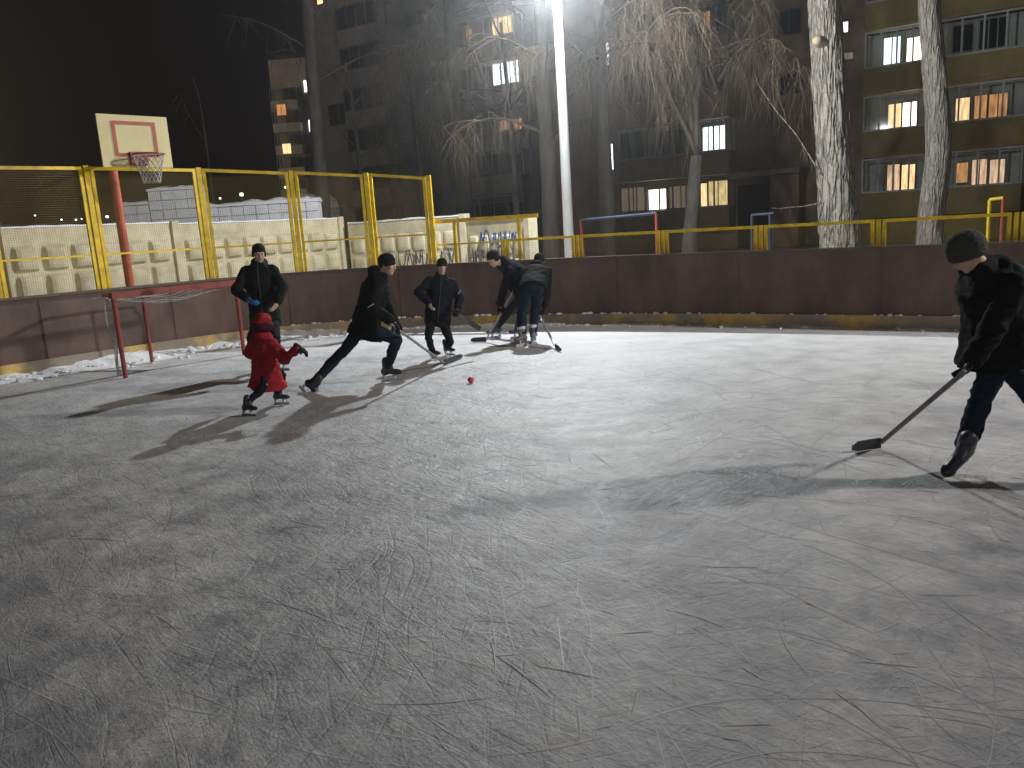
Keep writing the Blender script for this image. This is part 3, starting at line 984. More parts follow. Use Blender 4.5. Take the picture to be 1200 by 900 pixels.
# brown loggias in the middle
for k in range(5):
    loggia(blk, -14.7, -8.95, FL[k] - .14, BROWNP, nb=8, frame=FRAMEW if k == 1 else FRAMED)
bm = bmesh.new(); box(bm, (-2.98, -1.16, 0), (6.4, -1.02, 1.0))
link("plinth", bm, mat("olive_plinth", (0.21, 0.16, 0.045), .8, var=.25, vscale=1), blk)
def bwin(par, lst):
    for (s0, z0, s1, z1, pm, fr, nm) in lst:
        window(par, min(s0, s1), max(s0, s1), min(z0, z1), max(z0, z1), pm, fr, 0.0, nm)
bwin(blk, [
    (-2.343, 7.628, -1.692, 8.838, WHITE, FRAMEW, 2),
    (-1.422, 7.562, -0.787, 8.686, HOTW, FRAMEW, 1),
    (-2.093, 4.894, -1.574, 6.027, WARM, FRAMEW, 2),
    (-1.507, 4.864, -0.962, 6.023, HOTW, FRAMEW, 1),
    (-2.053, 2.179, -1.527, 3.417, PINK, FRAMEW, 2),
    (-1.493, 2.174, -0.940, 3.366, WARM, FRAMEW, 1),
    (0.549, 4.883, 1.062, 5.936, WARM, FRAMEW, 1),
    (1.249, 4.876, 1.688, 5.954, ORNG, FRAMEW, 1),
    (1.779, 4.836, 2.427, 5.938, ORNG, FRAMEW, 2),
    (0.623, 2.420, 1.110, 3.250, ORNG, FRAMEW, 1),
    (1.271, 2.223, 1.812, 3.330, PINK, FRAMEW, 2),
    (1.936, 2.243, 2.467, 3.269, PINK, FRAMEW, 1),
    (0.332, 7.838, 1.059, 8.861, DARKG, FRAMEW, 2),
    (1.299, 7.798, 2.278, 8.937, DARKG, FRAMEW, 3),
    (-15.150, 2.029, -13.777, 3.364, DIMW, FRAMED, 3),
    (-13.537, 2.033, -12.589, 3.171, HOTW, FRAMEW, 1),
    (-12.399, 1.998, -11.160, 3.247, DIMW, FRAMED, 2),
    (-10.933, 2.016, -10.398, 3.289, WARM, FRAMED, 1),
    (-10.308, 2.005, -9.348, 3.348, WARM2, FRAMEW, 2),
    (-10.581, 4.695, -9.455, 6.006, WHITE, FRAMEW, 4),
    (-14.998, 4.757, -13.505, 6.183, DARKG, FRAMEW, 2),
    (-13.126, 4.665, -11.564, 6.059, DARKG, FRAMEW, 3),
    (-10.713, 7.645, -9.599, 8.842, DARKG, FRAMED, 2),
    (-14.266, 7.670, -12.046, 9.038, DARKG, FRAMED, 3),
    (-10.757, 10.423, -9.573, 11.588, DARKG, FRAMED, 3),
    (-10.442, 10.615, -10.145, 11.394, ORNG, FRAMED, 1),  # glowing pane stands in for an orange reflection on the dark glass
    (-14.168, 10.590, -11.983, 11.958, DARKG, FRAMED, 3),
    (-15.699, 9.747, -15.553, 10.880, WHITE, FRAMED, 1),
    (-15.912, 4.403, -15.513, 5.729, WHITE, FRAMED, 1),
    (-4.100, 9.376, -3.848, 9.809, WHITE, FRAMED, 1),
    (-4.150, 8.200, -3.608, 8.492, DIMW, FRAMED, 1),
    (-3.992, 5.532, -3.699, 5.907, DIMW, FRAMED, 1),
    (-6.786, 7.051, -5.815, 8.004, DARKG, FRAMED, 2),
    (-6.915, 9.713, -5.916, 10.754, DARKG, FRAMED, 2),
])
# entrance: flat canopy over a black slab that paints in the unlit door opening
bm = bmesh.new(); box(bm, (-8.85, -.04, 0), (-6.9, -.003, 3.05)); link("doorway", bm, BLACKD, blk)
bm = bmesh.new(); box(bm, (-8.9, -1.9, 3.35), (-5.5, -.003, 3.6)); link("canopy", bm, mat("canopy_concrete", (.26, .24, .21), .85, var=.2), blk)
bm = bmesh.new(); box(bm, (-6.9, -1.5, 0), (-5.6, -.003, 3.348)); link("porch_wall", bm, WALLB, blk)

gq = Vector((P0[0], P0[1], 0)) + Vector((.535, .845, 0)) * 4.0
blg = empty("apartment_building", (gq.x, gq.y, 0), BROT, "dark grey apartment block set back behind the white lamp pole", "building")
bm = bmesh.new(); box(bm, (-40.5, 0, 0), (-19.6, 12, 26.2)); link("wall", bm, WALLG, blg)
bm = bmesh.new(); box(bm, (-40.8, -.3, 26.202), (-19.65, 12.3, 26.5)); link("roof", bm, mat("roof_felt", (.05, .05, .05), .9), blg)
for k in range(6):
    loggia(blg, -27.35, -23.0, FL[k], GREYP, nb=4, frame=FRAMEW)
    loggia(blg, -37.0, -33.5, FL[k], GREYP, nb=4, frame=FRAMED)
bwin(blg, [
    (-25.182, 13.377, -23.648, 14.542, WARM, FRAMEW, 4),
    (-25.326, 10.475, -23.465, 12.066, WHITE, FRAMEW, 3),
    (-25.007, 7.539, -23.442, 8.304, ORNG, FRAMED, 3),
    (-26.967, 4.766, -25.132, 6.304, DARKG, FRAMEW, 2),
    (-24.867, 4.720, -23.479, 6.230, DARKG, FRAMEW, 2),
    (-27.342, 1.965, -23.672, 3.262, DARKG, FRAMEW, 3),
    (-27.140, 13.490, -26.687, 14.089, ORNG, FRAMED, 1),
    (-21.601, 9.401, -20.211, 10.562, DARKG, FRAMED, 2),
    (-21.761, 6.691, -20.351, 7.931, DARKG, FRAMED, 2),
    (-21.427, 12.281, -20.058, 13.506, DARKG, FRAMED, 2),
    (-31.865, 15.002, -30.055, 15.823, DARKG, FRAMED, 2),
    (-30.369, 15.195, -30.094, 15.501, WHITE, FRAMED, 1),
    (-39.539, 9.651, -37.579, 11.032, DARKG, FRAMED, 2),
    (-35.967, 9.606, -34.430, 10.723, DARKG, FRAMED, 2),
    (-35.598, 12.487, -34.086, 13.683, DARKG, FRAMED, 2),
    (-30.117, 12.295, -29.635, 12.712, DIMW, FRAMED, 1),
    (-39.589, 17.854, -39.025, 18.453, WARM, FRAMED, 1),
])

# far block on the left
fb = empty("apartment_building", (-25.2, 107.0, 0.0), R(-8), "small distant grey apartment block beyond the dark trunk on the left", "building")
bm = bmesh.new(); box(bm, (-3.2, 0, 0), (14, 14, 24.2)); link("wall", bm, mat("far_wall", (.55, .52, .47), .9, var=.25, vscale=.4), fb)
bm = bmesh.new(); box(bm, (-3.4, -.3, 24.202), (14.2, 14.2, 24.6)); link("roof", bm, mat("roof_felt", (.05, .05, .05), .9), fb)
for k in range(7):
    loggia(fb, -3.0, 0.6, 3.2 + 2.75 * k, mat("far_parapet", (.62, .58, .5), .8, var=.3, vscale=.6), nb=4, frame=FRAMEW)
    if k in (2,4): continue
    window(fb, 1.6, 2.6, 2.5 + 2.75 * k, 3.9 + 2.75 * k, DARKG)
for (x0, x1, z0, z1, pm, nm) in ((1.25, 2.05, 20.0, 21.4, WHITE, 2), (1.35, 2.15, 15.2, 16.6, WHITE, 2), (-2.2, -1.0, 17.3, 18.6, ORNG, 2), (-2.0, -0.9, 12.6, 13.8, WARM, 2)):
    window(fb, x0, x1, z0, z1, pm, FRAMEW, -1.2 if x0 < 0 else -.08, nm)

# ------------------------------------------------------------------ far things beyond the concrete fence
SMALLW = mat("small_lamp_glow", (.9, .9, .9), .5, emit=(1.0, .93, .8), estr=4)
for i, (x, y, z, r_, lab) in enumerate([
    (-37.505, 70.0, 4.61, 0.077, "tiny far street lamp second from the left edge over the concrete fence"),
    (-37.314, 72.0, 4.617, 0.091, "tiny far street lamp beside the left fence post"),
    (-38.354, 75.0, 4.785, 0.070, "tiny far street lamp just touching the left fence post"),
    (-28.801, 60.0, 4.208, 0.112, "small far street lamp between the red post and the fence post"),
    (-42.515, 75.0, 5.339, 0.070, "tiny far street lamp nearest the left edge of the photo"),
    (-23.816, 70.0, 5.571, 0.098, "small far street lamp over the long snowy block wall"),
    (-20.402, 65.0, 5.488, 0.168, "brightest far street lamp over the long snowy block wall"),
    (-19.897, 66.0, 4.963, .22, "far street lamp right of the brightest one over the block wall"),
    (-18.149, 70.0, 6.153, .13, "far street lamp close to the fourth tall fence post")]):
    t = empty("street_lamp", (x, y, 0), 0, lab, "street lamp", "far street lamps beyond the fence")
    bm = bmesh.new(); tube(bm, [(0, .15, 0), (0, .15, z + .12), (0, .0, z + r_ + .06)], .05, 6)
    link("pole", bm, BARKD, t)
    bm = bmesh.new(); ellipsoid(bm, Vector((0, 0, z)), (Vector((1, 0, 0)), Vector((0, 1, 0)), Vector((0, 0, 1))), (r_, r_, r_ * .8), 10, 7)
    link("lamp_globe", bm, SMALLW, t, smooth=True)
sh = empty("garden_shed", (-9.55, 39.0, 0.0), R(-20), "grey gabled shed with snowy roof behind the tall fence", "shed")
bm = bmesh.new(); box(bm, (-.75, 0, 0), (.75, 2.5, 3.2)); link("wall", bm, mat("shed_wall", (.42, .41, .40), .9, var=.2), sh)
bm = bmesh.new()
v = [bm.verts.new(p) for p in ((-.9, -.2, 3.15), (.9, -.2, 3.15), (0.05, -.2, 3.85), (-.9, 2.7, 3.15), (.9, 2.7, 3.15), (0.05, 2.7, 3.85))]
for f in ((0, 1, 2), (5, 4, 3), (0, 3, 4, 1), (1, 4, 5, 2), (2, 5, 3, 0)): bm.faces.new([v[i] for i in f])
link("roof", bm, SNOW, sh)
def heap(name, c, r_, label):
    bm = bmesh.new()
    ellipsoid(bm, Vector((0, 0, 0)), (Vector((1, 0, 0)), Vector((0, 1, 0)), Vector((0, 0, 1))), r_, 24, 16)
    for v in bm.verts:
        v.co *= 1 + .22 * noise.noise(v.co * .9 + Vector(c))
    return tag(link(name, bm, SNOW, smooth=True, loc=c), label, "snow heap")
heap("snow_heap", (-28.6, 46.0, 0.6), (1.7, 1.5, 3.4), "grey snow heap beyond the concrete fence at the far left")
heap("snow_heap", (-27.5, 55.0, 0.0), (5.5, 2.5, 2.9), "low dark snow heap beyond the fence left of the red post")

# playground frames behind the low fence
def pipe_frame(name, pts_list, mats_, label, cat, loc, rad=.032):
    t = empty(name, loc, 0, label, cat)
    for nm, pts, m in pts_list:
        bm = bmesh.new(); tube(bm, [Vector(p) - Vector(loc) for p in pts], rad, 10)
        link(nm, bm, m, t)
    return t
pa, pb, pc, pd = (1.823, 19.0, 1.761), (3.41, 18.0, 1.805), (2.034, 19.0, 1.079), (3.506, 18.0, 1.092)
REDL = mat("bright_red_paint", (0.36, 0.06, 0.045), .45, var=.2)
pipe_frame("climbing_frame", [("top_bar", [pa, pb], BLUE), ("post", [(pc[0] - .12, pc[1], 0), pa], REDL), ("post", [(pb[0], pb[1], 0), pb], REDL)], None, "blue top bar on two red posts beside the white lamp pole", "playground frame", (pa[0], pa[1], 0))
pa, pb = (6.138, 20.0, 1.635), (6.518, 19.5, 1.645)
pipe_frame("pull_up_bar", [("top_bar", [pa, pb], BLUE), ("post", [(pa[0], pa[1], 0), pa], BLUE), ("post", [(pb[0] - .1, pb[1], 0), (pb[0] - .1, pb[1], pb[2])], BLUE)], None, "narrow blue pull-up bar before the dark doorway", "playground frame", (pa[0], pa[1], 0))
pa, pb = (10.202, 17.0, 1.661), (10.363, 16.8, 1.679)
pipe_frame("ladder_frame", [("top_bar", [pa, pb], YELLOW), ("post", [(pa[0], pa[1], 0), pa], YELLOW), ("post", [(pb[0], pb[1], 0), pb], REDL)], None, "narrow playground frame with one yellow and one red post", "playground frame", (pa[0], pa[1], 0), .036)

# ------------------------------------------------------------------ trees
def trunk_mesh(pts, rads, n=28, rough=0.10, seed=0, per=14, furrow=True):
    """tapered trunk with furrowed bark relief"""
    P = catmull([Vector(p) for p in pts], per)
    bm = bmesh.new()
    rings = []
    tot = len(P)
    for i, p in enumerate(P):
        u = i / (tot - 1) * (len(rads) - 1)
        k = min(int(u), len(rads) - 2)
        r_ = rads[k] + (rads[k + 1] - rads[k]) * (u - k)
        ring = []
        for j in range(n):
            t = 2 * math.pi * j / n
            d = Vector((math.cos(t), math.sin(t), 0))
            q = Vector((d.x * 5.5, d.y * 5.5, p.z * 1.1)) + Vector((seed, seed, 0))
            f = abs(noise.noise(q)) * 1.6 + .5 * abs(noise.noise(q * 2.1)) if furrow else 0
            lump = noise.noise(Vector((d.x * 1.2, d.y * 1.2, p.z * .7 + seed)))
            ring.append(bm.verts.new(p + d * r_ * (1 + rough * (f - .45) + .08 * lump)))
        rings.append(ring)
    for a, b in zip(rings, rings[1:]):
        ring_faces(bm, a, b)
    bm.faces.new(rings[0][::-1]); bm.faces.new(rings[-1])
    return bm
def limb_path(p, d, L, n, droop, wob, r_):
    pts = [p.copy()]
    d = d.normalized()
    for k in range(n):
        d = (d + Vector((r_.gauss(0, wob), r_.gauss(0, wob), r_.gauss(0, wob) - droop * (k + 1) / n))).normalized()
        p = p + d * L / n
        pts.append(p.copy())
    return pts
def twig_spray(bm, pts, count, L, r_, th, spread=.5, start=.25, side=3):
    for _ in range(int(count * .75)):
        u = start + (1 - start) * r_.random()
        i = u * (len(pts) - 1)
        k = min(int(i), len(pts) - 2)
        p = pts[k].lerp(pts[k + 1], i - k)
        a = r_.uniform(0, 2 * math.pi)
        d = Vector((math.cos(a) * spread, math.sin(a) * spread, r_.uniform(-1.1, -.1)))
        l = L * r_.uniform(.4, 1.6)
        w = limb_path(p, d, l, 6, r_.choice((.35, .55, .7)), .15, r_)
        tube(bm, w, [th * (1 - .75 * j / 6) for j in range(7)], side, cap=False)
        if r_.random() < .75:
            for _k in range(r_.randint(1, 3)):
                j = r_.randint(1, 4)
                d2 = (w[j + 1] - w[j]).normalized() + Vector((r_.gauss(0, .5), r_.gauss(0, .5), r_.gauss(-.1, .3)))
                w2 = limb_path(w[j], d2, l * r_.uniform(.25, .55), 4, .4, .12, r_)
                tube(bm, w2, [th * .6 * (1 - .7 * q / 4) for q in range(5)], 3, cap=False)
def tree(name, loc, trunk_pts, rads, limbs, label, bark, twigs, group=None, n=24, rough=.1, seed=1, twig_th=.008, furrow=True, per=14):
    """limbs: (height point, direction, length, base radius, droop, twig count, twig length)"""
    t = empty(name, loc, 0, label, "tree", group)
    o = Vector(loc)
    link("trunk", trunk_mesh([Vector(p) - o for p in trunk_pts], rads, n, rough, seed, per, furrow), bark, t, smooth=True)
    r_ = random.Random(seed * 17 + 3)
    bmc = bmesh.new()
    made = 0
    for p, d, L, br, droop, tw, tl in limbs:
        pts = limb_path(Vector(p) - o, Vector(d), L, 9, droop, .09, r_)
        bml = bmesh.new()
        tube(bml, pts, [br * .72 * (1 - .82 * j / 9) for j in range(10)], 8)
        link("limb", bml, bark, t, smooth=True)
        twig_spray(bmc, pts, tw, tl, r_, twig_th)
        for _k in range(max(0, int(tw / 9))):
            i = r_.randint(3, 8)
            d2 = (pts[i + 1 if i < 9 else i] - pts[i - 1]).normalized() + Vector((r_.gauss(0, .5), r_.gauss(0, .5), r_.gauss(.15, .3)))
            p2 = limb_path(pts[i], d2, L * r_.uniform(.25, .5), 6, droop * .9, .12, r_)
            tube(bmc, p2, [br * .35 * (1 - .8 * j / 6) for j in range(7)], 5, cap=False)
            twig_spray(bmc, p2, max(3, tw // 5), tl * .8, r_, twig_th)
    if len(bmc.verts):
        link("crown", bmc, twigs, t)
    else:
        bmc.free()
    return t
def up_limbs(r_, top, base_h, n, L, br, tw, tl, droop=.1, lean=.9):
    out = []
    for k in range(n):
        a = 2 * math.pi * (k + r_.random() * .6) / n
        h = base_h + (top.z - base_h) * r_.random()
        out.append(((top.x, top.y, h), (math.cos(a) * lean, math.sin(a) * lean, .8), L * r_.uniform(.7, 1.1), br, droop, tw, tl))
    return out
rt = random.Random(77)
# old poplar with furrowed bark, right
t0, t1, t2, t3 = (9.014, 21.5, 0.593), (8.687, 21.5, 3.717), (8.415, 21.5, 7.029), (8.277, 21.5, 9.187)
t0 = (t0[0] + .03, t0[1], 0)
old = tree("poplar_tree", t0, [t0, (8.936, 21.5, 1.09), t1, t2, t3, (t3[0] - .3, t3[1], 14.5)], [.62, .50, .41, .37, .34, .2],
     [((8.568, 21.3, 2.033), (-.42, -.2, .9), 4.0, .026, -.02, 22, .45),
      ((8.526, 21.3, 1.861), (-.9, -.2, -.14), 1.5, .035, -.02, 3, .3),
      ((t3[0], t3[1], 9.5), (.8, .1, .9), 4, .12, .1, 20, 1.2), ((t3[0], t3[1], 11), (-.8, -.1, .9), 4, .12, .1, 20, 1.2)],
     "thick pale trunk of an old poplar with deeply furrowed bark", BARK, TWIG, n=64, rough=.13, seed=4, per=40)
bm = bmesh.new()
kn = Vector((8.101, 21.2, 5.771)) - Vector(t0)
capsule(bm, kn + Vector((.25, .1, 0)), .17, kn + Vector((0.02, -.1, .02)), .12)
link("cut_knot", bm, mat("cut_wood", (.50, .40, .26), .8, var=.2), old, smooth=True)
t0, t1, t2, t3 = (11.726, 22.0, 0.462), (11.75, 22.0, 3.159), (11.492, 22.0, 5.537), (11.318, 22.0, 7.609)
t0 = (t0[0], t0[1], 0)
tree("poplar_tree", t0, [t0, (11.606, 22.0, 1.111), t1, t2, t3, (t3[0] - .2, t3[1], 14)], [.46, .33, .31, .27, .25, .15],
     [((11.747, 22.0, 2.163), (.08, .03, -1), 4.0, .13, -.01, 0, .3), ((t3[0], t3[1], 9.5), (.7, .1, .9), 4, .1, .1, 20, 1.2), ((t3[0], t3[1], 10.5), (-.8, -.1, .9), 4, .1, .1, 20, 1.2)],
     "slimmer pale bent trunk standing right of the furrowed poplar", BARKS, TWIG, n=48, rough=.10, seed=8, per=40)
# weeping tree that forks behind the low fence
t0 = (5.46, 24.0, 0.792); tf = (5.779, 24.0, 3.419)
t0 = (t0[0], t0[1], 0)
tree("birch_tree", t0, [t0, (5.603, 24.0, 1.777), tf], [.26, .21, .17],
     [(tf, (-.28, .0, .95), 4.6, .12, -.03, 55, 1.5), (tf, (.22, .1, 1), 4.4, .12, .0, 55, 1.5), (tf, (-.05, .2, 1), 6.0, .11, -.04, 60, 1.6),
      ((6.314, 23.6, 5.37), (.9, .0, 1), 2.6, .07, .10, 50, 1.5), ((5.037, 24.0, 5.859), (-.9, -.1, .8), 3.2, .08, .32, 60, 1.8),
      ((5.411, 24.0, 6.296), (-.9, -.3, .25), 3.4, .07, .28, 65, 1.7), ((6.332, 24.0, 6.243), (.8, -.4, .15), 2.8, .07, .3, 55, 1.6)],
     "bare forked weeping tree behind the low fence in the centre", BARKM, TWIG, seed=12, n=20, twig_th=.009)
t0 = (3.014, 23.5, 0.951); tf = (3.023, 23.5, 3.82); t0 = (t0[0], t0[1], 0)
tree("birch_tree", t0, [t0, (3.043, 23.5, 2.401), tf, (3.022, 23.5, 6.332), (3.048, 23.5, 9.377)], [.26, .21, .18, .14, .1],
     [((3.051, 23.5, 5.202), (.5, -.3, 1), 3.0, .07, .32, 60, 1.9), ((3.053, 23.5, 5.881), (-.7, -.2, .7), 2.6, .06, .3, 50, 1.6), ((3.048, 23.5, 6.997), (.7, .1, .7), 3, .06, .3, 60, 1.9), ((3.074, 23.5, 7.654), (.2, -.6, .8), 3, .06, .3, 55, 1.9)],
     "bare weeping tree just right of the white lamp pole", BARKM, TWIG, seed=23, n=18, twig_th=.008)
t0 = (1.441, 25.0, 1.01); t0 = (t0[0], t0[1], 0)
tree("lime_tree", t0, [t0, (1.506, 25.0, 3.307), (1.454, 25.0, 5.771), (1.503, 25.0, 9.512)], [.29, .24, .21, .15],
     [((1.48, 25.0, 4.305), (-.9, -.2, .55), 3.2, .08, .22, 45, 1.3), ((1.46, 25.0, 3.934), (.7, .1, .8), 2.4, .06, .2, 30, 1.2), ((1.441, 25.0, 6.492), (-.8, .1, .6), 3.4, .08, .25, 50, 1.5)],
     "grey bare trunk half hidden behind the white lamp pole", BARKM, TWIG, seed=31, n=20, twig_th=.008)
t0 = (-1.685, 35.0, 1.682); t0 = (t0[0], t0[1], 0)
tree("willow_tree", t0, [t0, (-1.518, 35.0, 4.515), (-1.615, 35.0, 7.611), (-1.614, 35.0, 10.921), (-1.536, 35.0, 13.788)], [.40, .34, .29, .25, .2],
     [((-1.62, 35.0, 9.448), (-.95, -.25, -.12), 3.90, .11, .28, 90, 2.21), ((-1.661, 35.0, 8.887), (-.6, -.4, -.4), 2.86, .08, .3, 72, 2.21), ((-1.524, 35.0, 10.264), (-.3, -.6, .3), 2.86, .08, .5, 72, 2.60),
      ((-1.558, 35.0, 6.931), (.35, -.5, .2), 2.08, .06, .5, 36, 1.82), ((-1.508, 35.0, 5.141), (.9, -.1, .62), 4.29, .10, -.04, 26, 1.17), ((-1.593, 35.0, 10.268), (.8, -.1, .5), 3.90, .08, .3, 48, 1.95)],
     "weeping bare tree with drooping tufts left of the lamp pole", BARKM, TWIG, seed=44, n=22, twig_th=.008)
t0 = (-7.201, 33.0, 2.697); t0 = (t0[0], t0[1], 0)
tree("spruce_trunk_tree", t0, [t0, (-7.089, 33.0, 5.994), (-6.98, 33.0, 9.474), (-6.779, 33.0, 13.1)], [.30, .26, .24, .2],
     [((-7.051, 33.0, 7.595), (.9, 0, .5), 3, .07, .15, 18, 1.1), ((-7.014, 33.0, 8.853), (-.8, -.1, .6), 3, .07, .15, 18, 1.1), ((-6.979, 33.0, 9.783), (.7, -.3, .6), 3, .07, .15, 18, 1.1)],
     "black bare trunk in front of the distant block on the left", BARKD, BARKD, seed=52, n=18, twig_th=.012)
t0 = (-11.909, 34.0, 4.201); t0 = (t0[0], t0[1], 0)
tree("sapling_tree", t0, [t0, (-11.856, 34.0, 5.386), (-11.9, 34.0, 7.387), (-12.041, 34.0, 8.377)], [.07, .055, .035, .015],
     [((-11.893, 34.0, 5.892), (-.5, 0, .9), 2.6, .03, 0, 8, .6)], "thin pale sapling rising behind the tall fence beside the backboard", BARKM, TWIG, seed=61, n=8, rough=.02, furrow=False)
for i, (px_, lab) in enumerate([((0.49, 31.0, 3.774), "slim bare tree between the willow and the lamp pole before the grey block"), ((-6.11, 36.0, 4.504), "slim bare tree behind the tall fence in front of the grey block"), ((-3.712, 38.0, 4.498), "slim bare tree left of the willow before the grey block")]):
    b_ = (px_[0], px_[1], 0)
    tree("bare_tree", b_, [b_, (b_[0] + .1, b_[1], 4), (b_[0] - .1, b_[1], 9)], [.16, .11, .05], up_limbs(rt, Vector((b_[0], b_[1], 8.5)), 3.2, 6, 3.4, .05, 16, 1.2, .12), lab, BARKM, TWIG, seed=70 + i, n=12, rough=.04, twig_th=.008)

# ------------------------------------------------------------------ hockey sticks and ball
def stick(butt, heel, toe, label, shaft_m=None, blade_h=.075, bl_up=None):
    butt, heel, toe = Vector(butt), Vector(heel), Vector(toe)
    t = empty("hockey_stick", (heel.x, heel.y, 0), 0, label, "hockey stick")
    o = Vector((heel.x, heel.y, 0))
    bm = bmesh.new(); bar(bm, butt - o, heel - o + Vector((0, 0, .045)), .032, .024)
    bmesh.ops.bevel(bm, geom=bm.edges[:], offset=.006, segments=2, affect='EDGES')
    link("shaft", bm, shaft_m or WOODSH, t)
    bm = bmesh.new()
    d = toe - heel
    n = Vector((-d.y, d.x, 0)).normalized()
    rows = []
    for k in range(7):
        u = k / 6
        c = heel - o + d * u + n * .03 * u * u
        h = blade_h * (1 - .12 * u) * (1 if k < 6 else .55)
        z0 = .006 + (.012 if k == 6 else 0)
        rows.append([bm.verts.new(c + n * sx * .006 + Vector((0, 0, z))) for sx, z in ((-1, z0), (1, z0), (1, z0 + h), (-1, z0 + h))])
    for a, b in zip(rows, rows[1:]): ring_faces(bm, a, b)
    bm.faces.new(rows[0][::-1]); bm.faces.new(rows[-1])
    bmesh.ops.recalc_face_normals(bm, faces=bm.faces[:])
    link("blade", bm, BLADEM, t)
    return t
bm = bmesh.new(); ellipsoid(bm, Vector((0, 0, 0)), (Vector((1, 0, 0)), Vector((0, 1, 0)), Vector((0, 0, 1))), (.037, .037, .037), 20, 14)
bl_ = (-0.461, 8.862, -0.0)
tag(link("ball", bm, mat("red_ball", (.60, .06, .05), .45, var=.15), smooth=True, loc=(bl_[0], bl_[1], .0375)), "small red ball lying alone on the open ice", "ball")

# ------------------------------------------------------------------ people
def ik(a, c, l1, l2, hint):
    a, c = Vector(a), Vector(c)
    d = c - a
    D = min(d.length, (l1 + l2) * .999)
    dn = d.normalized()
    x = (l1 * l1 - l2 * l2 + D * D) / (2 * D)
    h = math.sqrt(max(l1 * l1 - x * x, 0))
    hn = Vector(hint) - dn * Vector(hint).dot(dn)
    hn = hn.normalized() if hn.length > 1e-6 else Vector((0, 0, 1))
    return a + dn * x + hn * h, a + dn * D

def hand_mesh(wrist, d, n, side, s, fat=1.0, curl=1.0, vox=.006):
    """palm, four unequal fingers bent at two knuckles, and a thumb from the side; n = palm normal, side = towards the thumb"""
    wrist, d, n = Vector(wrist), Vector(d).normalized(), Vector(n).normalized()
    t = n.cross(d).normalized() * side
    bm = bmesh.new()
    rr = .0105 * s * fat
    ellipsoid(bm, wrist + d * .048 * s, (t, n, d), (.043 * s * fat ** .5, .017 * s * fat, .055 * s))
    capsule(bm, wrist - d * .03 * s, .027 * s, wrist + d * .02 * s, .028 * s)
    for k, L in enumerate((.075, .084, .078, .060)):
        b0 = wrist + d * (.088 - .004 * abs(k - 1)) * s + t * (.030 - .020 * k) * s
        a1, a2, a3 = .35 * curl, 1.35 * curl, 2.3 * curl
        def dr(a): return d * math.cos(a) + n * math.sin(a)
        p1 = b0 + dr(a1) * L * .45 * s
        p2 = p1 + dr(a2) * L * .33 * s
        p3 = p2 + dr(a3) * L * .24 * s
        capsule(bm, b0 - d * .02 * s, rr * 1.05, p1, rr, 8)
        capsule(bm, p1, rr, p2, rr * .94, 8)
        capsule(bm, p2, rr * .94, p3, rr * .85, 8)
    th0 = wrist + d * .025 * s + t * .032 * s
    th1 = th0 + (d * .65 + t * .65 + n * .35).normalized() * .040 * s
    th2 = th1 + (d * .75 + t * .05 + n * .75 * curl).normalized() * .034 * s
    capsule(bm, th0, rr * 1.35, th1, rr * 1.15, 8)
    capsule(bm, th1, rr * 1.15, th2, rr * .95, 8)
    return bm

def head_shapes(bm, c, f, u, s):
    """skull, jaw, nose, brow and ears; c is the centre of the skull"""
    f = f.normalized(); r_ = f.cross(u).normalized(); u = r_.cross(f).normalized()
    ellipsoid(bm, c + u * .02 * s - f * .008 * s, (r_, f, u), (.073 * s, .092 * s, .098 * s))
    ellipsoid(bm, c - u * .055 * s + f * .022 * s, (r_, f, u), (.056 * s, .066 * s, .066 * s))
    ellipsoid(bm, c - u * .100 * s + f * .058 * s, (r_, f, u), (.026 * s, .024 * s, .020 * s))
    capsule(bm, c + u * .005 * s + f * .086 * s, .009 * s, c - u * .034 * s + f * .104 * s, .014 * s, 8)
    for k in (-1, 1):
        capsule(bm, c + u * .018 * s + f * .080 * s + r_ * k * .012 * s, .010 * s, c + u * .016 * s + f * .072 * s + r_ * k * .042 * s, .010 * s, 8)
        ellipsoid(bm, c - u * .012 * s + r_ * k * .076 * s - f * .008 * s, (r_, f, u), (.010 * s, .020 * s, .031 * s), 10, 8)
        ellipsoid(bm, c - u * .03 * s + f * .062 * s + r_ * k * .034 * s, (r_, f, u), (.024 * s, .022 * s, .024 * s), 10, 8)
    ellipsoid(bm, c - u * .064 * s + f * .084 * s, (r_, f, u), (.025 * s, .012 * s, .010 * s), 10, 8)
    return f, r_, u

